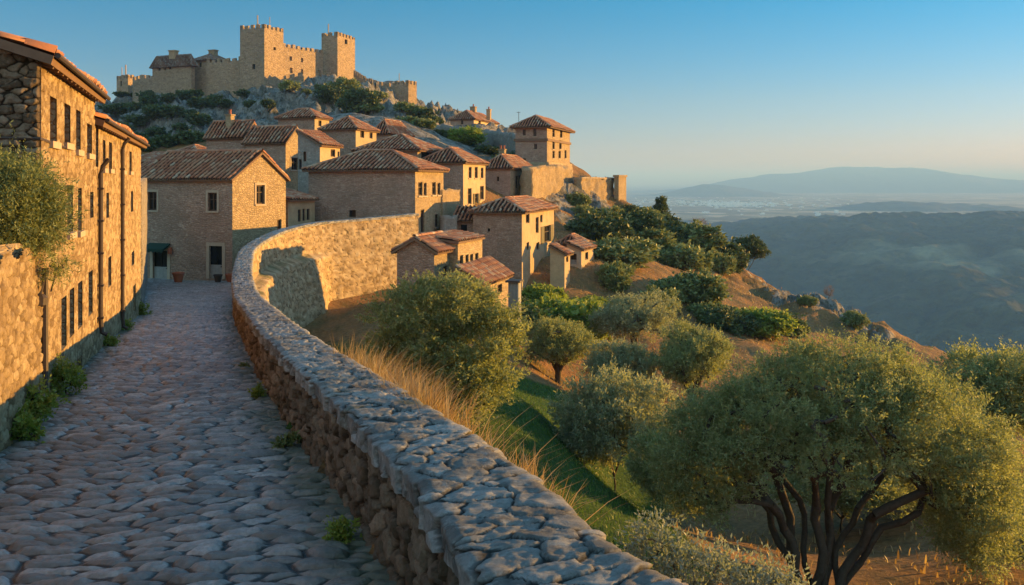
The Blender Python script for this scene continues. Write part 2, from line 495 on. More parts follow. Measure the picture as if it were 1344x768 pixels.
PLAT = [(-220, -20), (-220, 250), (-110, 245), (-20, 216), (-9, 170), (3, 130), (11, 112), (13.4, 104), (18, 108), (24, 111), (30.5, 111), (33, 100), (34.6, 92), (36, 82), (35, 65), (33, 48), (31, 30), (29, 10), (27, -20)]
def poly_out(x, y):
    """distance outside the hill's edge polygon (0 inside)"""
    x = np.asarray(x, float); y = np.asarray(y, float)
    best = np.full(x.shape, 1e9); inside = np.zeros(x.shape, bool)
    n = len(PLAT)
    for i in range(n):
        x0, y0 = PLAT[i]; x1, y1 = PLAT[(i + 1) % n]
        dx, dy = x1 - x0, y1 - y0
        t = np.clip(((x - x0) * dx + (y - y0) * dy) / (dx * dx + dy * dy), 0, 1)
        best = np.minimum(best, np.hypot(x - x0 - t * dx, y - y0 - t * dy))
        with np.errstate(divide='ignore', invalid='ignore'):
            c = ((y0 > y) != (y1 > y)) & (x < (x1 - x0) * (y - y0) / (y1 - y0 + 1e-12) + x0)
        inside ^= c
    return np.where(inside, 0, best), inside
def terrain_z(x, y, detail=True):
    x = np.asarray(x, float); y = np.asarray(y, float)
    out, ins = poly_out(x, y)
    z = np.clip(TPS(x, y), -40, 30)
    drop = np.where(out < 12, .035 * out ** 2, 5.04 + .8 * (out - 12))
    z = z - drop
    if detail:
        rock = sstep(y, 105, 150) * sstep(z, 2, 8)
        z = z + fbm(x / 9, y / 9, 5, 3) * (.5 + .012 * y) * sstep(y, 25, 60)
        rid = 1 - np.abs(fbm(x / 7, y / 7 + z / 5, 4, 21)) * 2.6
        z = z + rock * (rid - .62) * 5.4 - rock * 2.4 * sstep(-x, 45, 60) * sstep(y, 175, 195)
        z = z + fbm(x / 2.2, y / 2.2, 4, 8) * (.16 + .35 * rock)
        clf = np.exp(-(((x - 31.5) / 5) ** 2 + ((y - 91) / 13) ** 2))
        z = z + clf * (.5 - np.abs(fbm(x / 3.2, y / 4.5, 5, 31)) * 4.2) * 1.7
        kn = np.exp(-(((x - 8) / 7) ** 2 + ((y - 94) / 9) ** 2))
        z = z + kn * (.9 - np.abs(fbm(x / 3, y / 3, 4, 41)) * 4) * .9
    z = z + 1.5 * np.exp(-(((x - 34) / 5) ** 2 + ((y - 84) / 14) ** 2))
    # inside the lane and under the buildings along it
    lane = (y < 50) & (x < path_x(np.clip(y, -3, 44)) + .31)
    z = np.where(lane, road_z(y) - .22, z)
    near_par = None
    return z
_gx = {}
def ground(x, y):
    return float(terrain_z(np.array([x]), np.array([y]))[0])
def ray_ground(px, py, d0=8.0, d1=260.0):
    """where the line of sight through a photo pixel first meets the terrain"""
    d = np.geomspace(d0, d1, 900)
    x = (px - CX) / F * d; z = (HY - py) / F * d
    tz = terrain_z(x, d)
    k = np.argmax(tz > z)
    if tz[k] <= z[k]:
        k = len(d) - 1
    return float(x[k]), float(d[k]), float(tz[k])

def axis(segs):
    out = []
    for a, b, st in segs:
        out.append(np.arange(a, b, st))
    return np.unique(np.round(np.concatenate(out), 4))
TX = axis([(-220, -110, 6), (-110, -20, .8), (-20, 45, .42), (45, 110, 2.2), (110, 420, 12), (420, 900, 40)])
TY = axis([(-30, 0, 3), (0, 60, .42), (60, 125, .55), (125, 220, .8), (220, 330, 4), (330, 700, 25)])
gx, gy = np.meshgrid(TX, TY, indexing='ij')
gz = np.maximum(terrain_z(gx, gy), -345)
# ground cover colour: r = lush grass, g = dry orange grass/soil, b = rock
out_, ins_ = poly_out(gx, gy)
nz = fbm(gx / 6, gy / 6, 4, 77)
lush = sstep(.12 * gy + 1.7 - gx, -1.2, 1.2) * sstep(gy, 6, 11) * (1 - sstep(gy, 38, 46)) * 1.3
lush = np.clip(lush - .25 + nz * .9, 0, 1)
near_wall = (gx < -4) & (gy > 22) & (gy < 60)
lush = np.where(near_wall, lush * .7, lush)
sl = np.hypot(np.gradient(gz, axis=0) / np.gradient(gx, axis=0), np.gradient(gz, axis=1) / np.gradient(gy, axis=1))
rock = np.clip(sstep(gy, 90, 112) * sstep(gz, .5, 4) * .9 + sstep(sl, .75, 1.3) * .9 * (gy > 35), 0, 1)
rock = np.clip(rock + np.exp(-(((gx - 8) / 6) ** 2 + ((gy - 94) / 8) ** 2)) * .9, 0, 1)
rock = np.clip(rock + np.exp(-(((gx - 31.5) / 5) ** 2 + ((gy - 91) / 13) ** 2)) * .75, 0, 1)
cc = np.stack([lush, np.clip(.6 + nz, 0, 1), rock], -1).reshape(-1, 3)

def mat_ground():
    t = NT('hillside_ground')
    at = t.n('VertexColor', layer_name='Col').outputs[0]
    sep = t.n('SeparateColor'); t.l(at, sep.inputs[0])
    tc = t.n('TexCoord').outputs['Object']
    n1 = t.noise(tc, .8, 6, .65); n2 = t.noise(tc, 5, 6, .7); n3 = t.noise(tc, .18, 4, .6)
    dry = t.ramp(n2, [(.25, (.11, .058, .026)), (.5, (.24, .125, .05)), (.75, (.33, .185, .08))])
    olive = t.ramp(n2, [(.3, (.05, .048, .02)), (.7, (.14, .12, .055))])
    c = t.mix(t.ramp(t.math('ADD', t.math('MULTIPLY', n1, .6), t.math('MULTIPLY', n3, .5)), [(.5, 0), (.66, .75)]), dry, olive)
    green = t.ramp(t.math('ADD', t.math('MULTIPLY', n2, .5), t.math('MULTIPLY', n1, .5)), [(.35, (.022, .042, .009)), (.52, (.04, .075, .013)), (.66, (.10, .11, .03))])
    c = t.mix(t.ramp(sep.outputs[0], [(.2, 0), (.55, 1)]), c, green)
    mpr = t.n('Mapping'); mpr.inputs['Scale'].default_value = (1, 1, .55); t.l(tc, mpr.inputs['Vector'])
    r1 = t.noise(mpr.outputs[0], .55, 8, .7, .6); r2 = t.noise(mpr.outputs[0], 2.4, 6, .7)
    rockc = t.ramp(r1, [(.3, (.085, .076, .062)), (.46, (.17, .155, .13)), (.55, (.30, .275, .235)), (.7, (.15, .13, .105))])
    rockc = t.mix(t.ramp(r2, [(.5, 0), (.62, .8)]), rockc, (.055, .058, .03))
    c = t.mix(t.ramp(t.math('ADD', sep.outputs[2], t.math('MULTIPLY', t.math('SUBTRACT', n1, .5), .6)), [(.35, 0), (.6, 1)]), c, rockc)
    h = t.math('ADD', t.math('MULTIPLY', n1, 1.0), t.math('ADD', t.math('MULTIPLY', n2, .35), t.math('MULTIPLY', t.math('MULTIPLY', r1, sep.outputs[2]), 4.0)))
    return t.surf(c, .95, h, .35, .9, .1)
M['ground'] = mat_ground()
link('hill_terrain', mesh_np('hill_terrain', np.stack([gx, gy, gz], -1), grid_quads(len(TX), len(TY)), M['ground'], cc, True), kind='structure')

# ------------------------------------------------------------------ cobbled lane: every stone raised in the mesh
def mat_cobble():
    t = NT('worn_cobbles')
    at = t.n('VertexColor', layer_name='Col').outputs[0]
    sep = t.n('SeparateColor'); t.l(at, sep.inputs[0])
    tc = t.n('TexCoord').outputs['Object']
    c = t.ramp(sep.outputs[0], [(0, (.095, .092, .083)), (.35, (.185, .18, .166)), (.7, (.28, .274, .256)), (1, (.44, .43, .41))])
    n = t.noise(tc, 28, 6, .7)
    c = t.mix(t.ramp(n, [(.4, 0), (.75, .6)]), c, (.09, .08, .075))
    brown = t.noise(tc, .5, 4, .6)
    c = t.mix(t.math('MULTIPLY', t.ramp(brown, [(.4, 0), (.65, 1)]), .45), c, (.17, .115, .085))
    c = t.mix(t.ramp(sep.outputs[1], [(.08, 0), (.4, 1)]), (.028, .024, .019), c)
    c = t.mix(t.math('MULTIPLY', sep.outputs[2], .8), c, (.05, .065, .025))
    b = t.surf(c, .42, n, .018, 1.0, .5)
    return b
M['cobble'] = mat_cobble()
ys = [-4.0]
while ys[-1] < 57:
    y = ys[-1]
    ys.append(y + (.05 if y < 4.6 else max(.0095, min(.09, .55 * y * y / (F * 3.0)))))
ys = np.array(ys)
NU = 470
uu = np.linspace(0, 1, NU)
gy2, gu = np.meshgrid(ys, uu, indexing='ij')
xl = facade_x(gy2) - .25
xl = np.where(gy2 > 27, facade_x(27) - .25 - (gy2 - 27) * .42, xl)
xr = path_x(np.clip(gy2, -3, 44.4)) + .12
gx2 = xl + (xr - xl) * gu
ang = R(-5)
cu = (gx2 * math.cos(ang) - gy2 * math.sin(ang)); cv = (gx2 * math.sin(ang) + gy2 * math.cos(ang))
wx = fbm(cu / .8, cv / .8, 3, 55) * .035; wy = fbm(cu / .9 + 40, cv / .9, 3, 56) * .03
ed, r1, r2, ox, oy, f1 = cells(cu + wx, cv + wy + .05 * np.sin(cu * 1.3), .31, .125, 11, .8, 2.3, full=True)
round_ = 1 - sstep(f1, .40, .72)
prof = np.sqrt(sstep(ed, .0, .45)) * (.25 + .75 * round_)
hh = prof * (.024 + .024 * r2) + (ox * (r1 - .5) * .05 + oy * (r2 - .5) * .04) * prof
hh += fbm(cu / .07, cv / .05, 3, 60) * .009 + fbm(cu / 1.5, cv / 1.5, 3, 61) * .06
lane_w = np.minimum(gx2 - xl, xr - gx2)
moss = np.clip(1 - (lane_w - .25) / .35 + fbm(cu / .3, cv / .3, 3, 66) * 1.2, 0, 1) * .8
hh = hh - .03 * sstep(-np.abs(gu - .45), -.25, 0)
z2 = road_z(gy2) + hh
tone = np.clip(r1 * .8 + .1 + fbm(cu / .06, cv / .05, 3, 70) * .35, 0, 1)
cc2 = np.stack([tone, np.minimum(sstep(ed, .03, .3), .12 + .88 * (1 - sstep(f1, .50, .70))), moss], -1).reshape(-1, 3)
link('cobbled_lane', mesh_np('cobbled_lane', np.stack([gx2, gy2, z2], -1), grid_quads(len(ys), NU), M['cobble'], cc2, True), kind='structure')

# ------------------------------------------------------------------ the parapet
def mat_parapet(name, stops, joint, lich, rough=.9):
    t = NT(name)
    at = t.n('VertexColor', layer_name='Col').outputs[0]
    sep = t.n('SeparateColor'); t.l(at, sep.inputs[0])
    tc = t.n('TexCoord').outputs['Object']
    c = t.ramp(sep.outputs[0], stops)
    n = t.noise(tc, 26, 10, .8); n2 = t.noise(tc, 7, 6, .75)
    c = t.mix(t.ramp(n, [(.45, 0), (.75, .7)]), c, tuple(k * .4 for k in stops[0][1]))
    c = t.mix(t.ramp(n2, [(.52, 0), (.66, .7)]), c, lich)
    c = t.mix(t.ramp(sep.outputs[1], [(.05, 0), (.35, 1)]), joint, c)
    c = t.mix(t.math('MULTIPLY', sep.outputs[2], .75), c, (.06, .075, .025))
    return t.surf(c, rough, t.math('ADD', n, t.math('MULTIPLY', n2, .8)), .04, 1.0, .2)
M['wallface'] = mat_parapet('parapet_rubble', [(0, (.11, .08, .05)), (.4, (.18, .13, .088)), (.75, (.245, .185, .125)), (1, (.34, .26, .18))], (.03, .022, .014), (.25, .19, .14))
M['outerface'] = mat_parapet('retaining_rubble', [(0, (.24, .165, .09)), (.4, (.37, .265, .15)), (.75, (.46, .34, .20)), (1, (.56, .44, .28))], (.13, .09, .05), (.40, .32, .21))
M['coping'] = mat_parapet('coping_slabs', [(0, (.15, .142, .128)), (.4, (.25, .238, .216)), (.75, (.32, .306, .28)), (1, (.41, .395, .365))], (.035, .032, .028), (.43, .42, .39))
# stations along the wall, denser near the camera
st = []
s = 0.0
L_ = _seg[-1]
while s < L_ - .05:
    y = np.interp(s, _seg, PATH[:, 1])
    st.append(s)
    s += max(.013, min(.12, .0036 * abs(y))) if y > 2.8 else .05
st = np.array(st)
px_ = np.interp(st, _seg, PATH[:, 0]); py_ = np.interp(st, _seg, PATH[:, 1]); pz_ = np.interp(st, _seg, PATH[:, 2])
nx_ = np.interp(st, _seg, PNRM[:, 0]); ny_ = np.interp(st, _seg, PNRM[:, 1])
TH = .6
def strip(w, dz, nrm_out, name, mat, parent, colr, h_disp, w_disp):
    """w, dz: (n_s, n_p) offsets outward and up from the inner top edge"""
    X = px_[:, None] + nx_[:, None] * (w + w_disp); Y = py_[:, None] + ny_[:, None] * (w + w_disp); Z = pz_[:, None] + dz + h_disp
    ob = link(name, mesh_np(name, np.stack([X, Y, Z], -1), grid_quads(*w.shape), mat, colr.reshape(-1, 3), True), parent)
    return ob
parapet = thing('parapet_wall', 'long curving rubble stone parapet with grey coping slabs between the cobbled lane and the olive grove', 'wall')
# coping: inner lip, top, outer lip in one strip
NP = 64
tt = np.linspace(0, 1, NP)
lip = .15
perim = lip + TH + lip
pp = tt * perim
S2, P2 = np.meshgrid(st, pp, indexing='ij')
wu = fbm(S2 / .25, P2 / .25, 4, 90) * .10; wv = fbm(S2 / .25 + 9, P2 / .25, 4, 91) * .10
ed, r1, r2, ox, oy = cells(P2 + wv, S2 + wu, .25, .20, 23, .98, 4.0)
edge_amt = sstep(ed, .0, .10)
w = np.clip(P2 - lip, 0, TH)
dz = -np.clip(lip - P2, 0, lip) - np.clip(P2 - lip - TH, 0, lip)
on_top = sstep(np.minimum(P2 - lip, lip + TH - P2), -.05, .06)
hd = on_top * (edge_amt * (.010 + .02 * r2) - .014 + (ox * (r1 - .5) + oy * (r2 - .5)) * .03 * edge_amt + fbm(S2 / .07, P2 / .07, 5, 95, .6) * .010)
side = 1 - on_top
wd = side * np.where(P2 < perim / 2, -1, 1) * (edge_amt * (.035 + .05 * r1) - .02 + fbm(S2 / .12, P2 / .12, 3, 96) * .02)
wd = wd + np.where(P2 < perim / 2, -1, 1) * on_top * (1 - sstep(np.minimum(P2 - lip, lip + TH - P2), 0, .1)) * edge_amt * (.02 + .05 * r1)
rnd = (1 - sstep(np.abs(np.minimum(P2 - lip, lip + TH - P2)), 0, .05)) * .018
hd = hd - rnd
tone = np.clip(r1 + fbm(S2 / .1, P2 / .1, 3, 97) * .5, 0, 1)
colr = np.stack([tone, sstep(ed, .0, .22), np.clip(fbm(S2 / .4, P2 / .4, 3, 99) * 1.5 - .45, 0, 1)], -1)
strip(w, dz, None, 'coping', M['coping'], parapet, colr, hd, wd)
# lane-side face
NP = 56
below = np.linspace(lip - .02, 1.12, NP)
S2, B2 = np.meshgrid(st, below, indexing='ij')
deep = np.interp(py_, [0, 30, 40, 50, 58], [0, 0, .3, 2.2, 2.6])[:, None]
B3 = B2 + deep * (B2 - lip) / (1.12 - lip)
wu = fbm(S2 / .2, B3 / .2, 4, 100) * .09; wv = fbm(S2 / .2 + 5, B3 / .2, 4, 101) * .08
ed, r1, r2, ox, oy = cells(S2 + wu, B3 + wv, .20, .145, 31, .98, 4.0)
ea = sstep(ed, .0, .22)
wd = -(ea * (.035 + .05 * r2) - .015 + (ox * (r1 - .5) + oy * (r2 - .5)) * .05 * ea) - fbm(S2 / .07, B3 / .07, 5, 103, .6) * .02
w = np.zeros_like(S2) + .05
moss = np.clip((B3 - .85) / .25 + fbm(S2 / .5, B3 / .3, 3, 105) * 1.2 - .1, 0, 1) * .55
colr = np.stack([np.clip(r1 + fbm(S2 / .08, B3 / .08, 3, 104) * .4, 0, 1), sstep(ed, .01, .42), moss], -1)
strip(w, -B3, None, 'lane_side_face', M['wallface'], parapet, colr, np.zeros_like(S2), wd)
# valley-side face with a battered, thicker foot
NP = 70
S2, T2 = np.meshgrid(st, np.linspace(0, 1, NP), indexing='ij')
depth = np.interp(py_, [0, 5, 9, 14, 24, 34, 44, 58], [2.6, 2.6, 2.8, 3.6, 5.0, 6.2, 6.6, 6.8])[:, None]
B3 = lip - .02 + T2 * depth
foot_on = (sstep(S2, np.interp(20, PATH[:, 1][:400], _seg[:400]), np.interp(27, PATH[:, 1][:400], _seg[:400])) * (1 - sstep(S2, L_ - 9.5, L_ - 7.0)))
step_at = 1.75 + .25 * np.sin(S2 * .23)
foot = foot_on * (sstep(B3, step_at - .10, step_at + .16) * .55 + np.clip(B3 - step_at, 0, 9) * .16)
wu = fbm(S2 / .4, B3 / .4, 3, 110) * .16; wv = fbm(S2 / .4 + 5, B3 / .4, 3, 111) * .12
ed, r1, r2, ox, oy = cells(S2 + wu, B3 + wv, .29, .165, 37, .9, 3.0)
ea = sstep(ed, .0, .2)
wd = ea * (.025 + .055 * r2) - .015 + fbm(S2 / .12, B3 / .12, 4, 113) * .03
w = TH - .05 + foot
moss = np.clip(np.exp(-((B3 - step_at) / .18) ** 2) * foot_on * 1.2 + fbm(S2 / .8, B3 / .8, 3, 115) * 1.2 - .55, 0, 1)
colr = np.stack([np.clip(r1 + fbm(S2 / .1, B3 / .1, 3, 114) * .4, 0, 1), sstep(ed, .0, .36), moss], -1)
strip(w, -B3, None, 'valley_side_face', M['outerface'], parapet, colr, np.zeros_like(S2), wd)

# ------------------------------------------------------------------ the far country: valley hill, plain, far mountains
def mat_far(name, c0, c1, c2, s1, s2, patch=False):
    t = NT(name)
    tc = t.n('TexCoord').outputs['Object']
    n1 = t.noise(tc, s1, 6, .65); n2 = t.noise(tc, s2, 5, .6)
    c = t.ramp(n1, [(.35, c0), (.55, c1), (.72, c2)])
    c = t.mix(t.ramp(n2, [(.5, 0), (.64, .8)]), c, tuple(k * .55 for k in c0))
    if patch:
        at = t.n('VertexColor', layer_name='Col').outputs[0]
        sp = t.n('SeparateColor'); t.l(at, sp.inputs[0])
        c = t.mix(t.math('MULTIPLY', sp.outputs[0], t.ramp(n1, [(.4, .25), (.6, 1)])), c, (.24, .23, .14))
    return t.surf(c, .95, t.math('ADD', n1, n2), 14, .9, .05)
M['scrub'] = mat_far('scrub_hillside', (.016, .030, .016), (.036, .052, .026), (.085, .088, .048), .012, .05, True)
M['farhill'] = mat_far('far_hill_scrub', (.05, .055, .035), (.08, .08, .05), (.13, .12, .08), .003, .02)

PZ = -150.0
def mat_plain_fields():
    t = NT('plain_fields')
    tc = t.n('TexCoord').outputs['Object']
    mp = t.n('Mapping'); mp.inputs['Scale'].default_value = (.0075, .0042, 1); t.l(tc, mp.inputs['Vector'])
    v = t.n('TexVoronoi', feature='F1'); v.inputs['Scale'].default_value = 1; t.l(mp.outputs[0], v.inputs['Vector'])
    sep = t.n('SeparateColor'); t.l(v.outputs['Color'], sep.inputs[0])
    c = t.ramp(sep.outputs[0], [(0, (.03, .045, .025)), (.4, (.09, .10, .05)), (.7, (.22, .20, .12)), (1, (.40, .35, .24))])
    n = t.noise(tc, .0011, 5, .6)
    c = t.mix(t.ramp(n, [(.48, 0), (.6, .8)]), c, (.045, .055, .03))
    return t.surf(c, .95)
link('valley_floor', mesh_np('valley_floor', [(-9000, -900, -330), (9000, -900, -330), (9000, 2600, -330), (-9000, 2600, -330)], [(0, 1, 2, 3)], M['scrub']), kind='structure')
g = np.array([(-46000, 2385, PZ), (46000, 2385, PZ), (46000, 46000, PZ), (-46000, 46000, PZ)])
link('valley_plain', mesh_np('valley_plain', g, [(0, 1, 2, 3)], mat_plain_fields()), kind='structure')

def ridge_hill(name, prof, dist, front, back, mat, amp, seed, nx=220, ny=90, foot=PZ - 8, fs=1.0, ffoot=None):
    """a long hill whose crest is a line across the view; prof: (px, py) of the crest at that distance"""
    xs = np.linspace(prof[0][0], prof[-1][0], nx)
    cz = np.interp(xs, [p[0] for p in prof], [p[1] for p in prof])
    zc = (HY - cz) / F * dist; xc = (xs - CX) / F * dist
    v = np.linspace(-1, 1, ny)
    Xg, V = np.meshgrid(xc, v, indexing='ij')
    Y = dist + np.where(V < 0, V * front, V * back)
    k = np.where(V < 0, 1 - np.abs(V) ** 1.25, 1 - np.abs(V) ** 1.6)
    ff = np.where(V < 0, ffoot if ffoot is not None else foot, foot)
    zz = ff + (zc[:, None] - ff) * k
    rid = np.abs(fbm(Xg / (amp * 9), Y / (amp * 14), 5, seed))
    zz = zz + (fbm(Xg / (amp * 12), Y / (amp * 12), 5, seed) * amp * 1.2 - rid * amp * 1.6) * np.clip(1.05 - k, .06, 1) * sstep(k, 0, .15)
    zz = zz + fbm(Xg / (amp * 1.2), Y / (amp * 1.2), 4, seed + 5) * amp * .16 * fs
    return link(name, mesh_np(name, np.stack([Xg, Y, zz], -1), grid_quads(nx, ny), mat, np.repeat(np.clip(1.3 * np.exp(-(((Xg - 880 - (1800 - Y) * .25) / 150) ** 2 + ((Y - 1760) / 230) ** 2)) + .8 * np.exp(-(((Xg - 1150) / 130) ** 2 + ((Y - 1950) / 260) ** 2)) + fbm(Xg / 120, Y / 160, 4, 9) * 1.1 - .45, 0, 1).reshape(-1, 1), 3, 1), True), kind='structure')
ridge_hill('valley_hill', [(300, 312), (820, 311.5), (900, 311), (950, 309.5), (1010, 299), (1060, 292), (1110, 287), (1200, 284.5), (1344, 283.5), (1500, 282), (1800, 290), (2300, 330)], 2400, 1900, 900, M['scrub'], 55, 201, 520, 240, PZ - 8, 2.6, -335)
ridge_hill('middle_hill', [(1040, 276), (1085, 275), (1105, 272.5), (1125, 269), (1150, 265.5), (1180, 264), (1215, 266), (1260, 267.5), (1300, 269), (1325, 272), (1350, 275), (1390, 276)], 4700, 600, 600, M['farhill'], 45, 202, 160, 60)
ridge_hill('low_far_hill', [(835, 258), (865, 255), (885, 251), (905, 246), (925, 241.5), (950, 243), (975, 246.5), (1000, 251), (1030, 255), (1060, 258)], 9000, 700, 700, M['farhill'], 60, 203, 120, 40)
ridge_hill('far_mountains', [(840, 252), (890, 248), (930, 242), (960, 236), (1010, 229), (1050, 227), (1080, 222), (1105, 218.5), (1150, 219.5), (1215, 221), (1240, 226), (1290, 233), (1340, 237), (1400, 234), (1500, 240), (1650, 252)], 13000, 1800, 1800, M['farhill'], 110, 204, 260, 50)

# town of tiny pale buildings out on the plain: a far-off mass
rng = np.random.default_rng(5)
mb = MB()
for k in range(420):
    if k < 240:
        px = rng.normal(965, 26); d = rng.normal(5600, 280)
    elif k < 330:
        px = rng.normal(920, 45); d = rng.normal(6200, 400)
    else:
        px = rng.uniform(830, 1120); d = rng.uniform(3600, 8000)
    x = (px - CX) / F * d
    a, b, h = rng.uniform(4, 13), rng.uniform(4, 11), rng.uniform(3, 8)
    mb.box((x - a, d - b, PZ - 1), (x + a, d + b, PZ + h))
t_ = mb.build('distant_town', mat_plain('pale_town_walls', (.75, .72, .66), .8, .1, .01, 0))
t_['kind'] = 'stuff'; t_['label'] = 'far-off town of tiny pale buildings on the hazy plain'; t_['category'] = 'town'

# ------------------------------------------------------------------ haze: one closed box of thin even air
hz = NT('valley_haze')
vol = hz.n('VolumePrincipled', Density=0.00018, Anisotropy=0.0)
vol.inputs['Color'].default_value = (.225, .47, .88, 1)
vol.inputs['Absorption Color'].default_value = (.3, .3, .3, 1)
hz.l(vol.outputs[0], hz.out.inputs['Volume'])
mb = MB(); mb.box((-48000, -1500, -360), (48000, 48000, 245))
h_ = mb.build('haze', hz.m); h_['kind'] = 'stuff'; h_['label'] = 'thin blue evening haze hanging over the valley and plain'

# ------------------------------------------------------------------ houses
ZV = Vector((0, 0, 1))
def wall_face(mb, O, U, N, L, H, holes, depth=.2, m=0):
    us = sorted({0.0, L, *[h[0] for h in holes], *[h[2] for h in holes]})
    vs = sorted({0.0, H, *[h[1] for h in holes], *[h[3] for h in holes]})
    for i in range(len(us) - 1):
        for j in range(len(vs) - 1):
            cu, cv = (us[i] + us[i + 1]) / 2, (vs[j] + vs[j + 1]) / 2
            if any(h[0] < cu < h[2] and h[1] < cv < h[3] for h in holes):
                continue
            mb.face([O + U * us[i] + ZV * vs[j], O + U * us[i + 1] + ZV * vs[j], O + U * us[i + 1] + ZV * vs[j + 1], O + U * us[i] + ZV * vs[j + 1]], m)
    for (a, b, c, d) in holes:
        P = [O + U * a + ZV * b, O + U * c + ZV * b, O + U * c + ZV * d, O + U * a + ZV * d]
        Q = [p - N * depth for p in P]
        for k in range(4):
            mb.face([P[k], P[(k + 1) % 4], Q[(k + 1) % 4], Q[k]], m)
def window(parent, O, U, N, h, style='plain', name='window'):
    """frame set back in the opening, pane behind it, optional stone surround, sill or shutters"""
    a, b, c, d = h
    w, hh = c - a, d - b
    fw = min(.07, w * .13)
    mb = MB()
    for (u0, u1, v0, v1) in ((a, a + fw, b, d), (c - fw, c, b, d), (a + fw, c - fw, b, b + fw), (a + fw, c - fw, d - fw, d)):
        mb.obox(O, U, ZV, N, u0, u1, v0, v1, -.15, -.09)
    if w > .34:
        mb.obox(O, U, ZV, N, (a + c) / 2 - fw * .4, (a + c) / 2 + fw * .4, b + fw, d - fw, -.145, -.10)
    if hh > .8 and w > .3:
        mb.obox(O, U, ZV, N, a + fw, c - fw, b + hh * .62 - fw * .35, b + hh * .62 + fw * .35, -.143, -.105)
    wd = mb.build(name, M['frame'], parent)
    p = MB(); p.obox(O, U, ZV, N, a + .002, c - .002, b + .002, d - .002, -.19, -.147)
    p.build('pane', M['glass'], wd)
    if style in ('surround', 'sill'):
        s = MB()
        e = .12 if style == 'surround' else .08
        s.obox(O, U, ZV, N, a - e, c + e, b - .1, b - .003, -.12, .07)
        s.build('sill', M['trim'], wd)
    if style == 'surround':
        s = MB()
        s.obox(O, U, ZV, N, a - .13, a - .004, b, d + .14, -.05, .035)
        s.obox(O, U, ZV, N, c + .004, c + .13, b, d + .14, -.05, .035)
        s.obox(O, U, ZV, N, a - .004, c + .004, d + .004, d + .15, -.05, .042)
        s.build('surround', M['trim'], wd)
    if style == 'shutter':
        s = MB()
        for q in range(2):
            u0 = a - w * .52 if q == 0 else c + .01
            s2 = MB()
            s2.obox(O, U, ZV, N, u0, u0 + w * .5, b, d, .01, .045)
            for k in range(int(hh / .09)):
                s2.obox(O, U, ZV, N, u0 + .03, u0 + w * .5 - .03, b + .04 + k * .09, b + .08 + k * .09, .045, .06)
            s2.build('shutter', M['shutter'], wd)
    return wd
def door(parent, O, U, N, h, surround=True, lower=.42):
    a, b, c, d = h
    mb = MB()
    mid = b + (d - b) * lower
    mb.obox(O, U, ZV, N, a, c, b, mid, -.16, -.10)
    for k in range(4):
        u = a + (c - a) * (k + .5) / 4
        mb.obox(O, U, ZV, N, u - .008, u + .008, b + .05, mid - .05, -.10, -.09)
    dr = mb.build('door', M['palewood'], parent)
    g = MB(); g.obox(O, U, ZV, N, a, c, mid + .002, d, -.19, -.14)
    for u in (a, (a + c) / 2 - .025, c - .05):
        g.obox(O, U, ZV, N, u, u + .05, mid + .002, d, -.138, -.10)
    g.build('pane', M['glass'], dr)
    k = MB(); k.obox(O, U, ZV, N, c - .17, c - .11, mid - .12, mid - .06, -.10, -.05); k.build('handle', M['iron'], dr)
    if surround:
        s = MB()
        e = .2
        s.obox(O, U, ZV, N, a - e, a - .004, b, d + e, -.05, .05)
        s.obox(O, U, ZV, N, c + .004, c + e, b, d + e, -.05, .05)
        s.obox(O, U, ZV, N, a - .004, c + .004, d + .004, d + e, -.05, .06)
        s.build('surround', M['trim'], dr)
    return dr

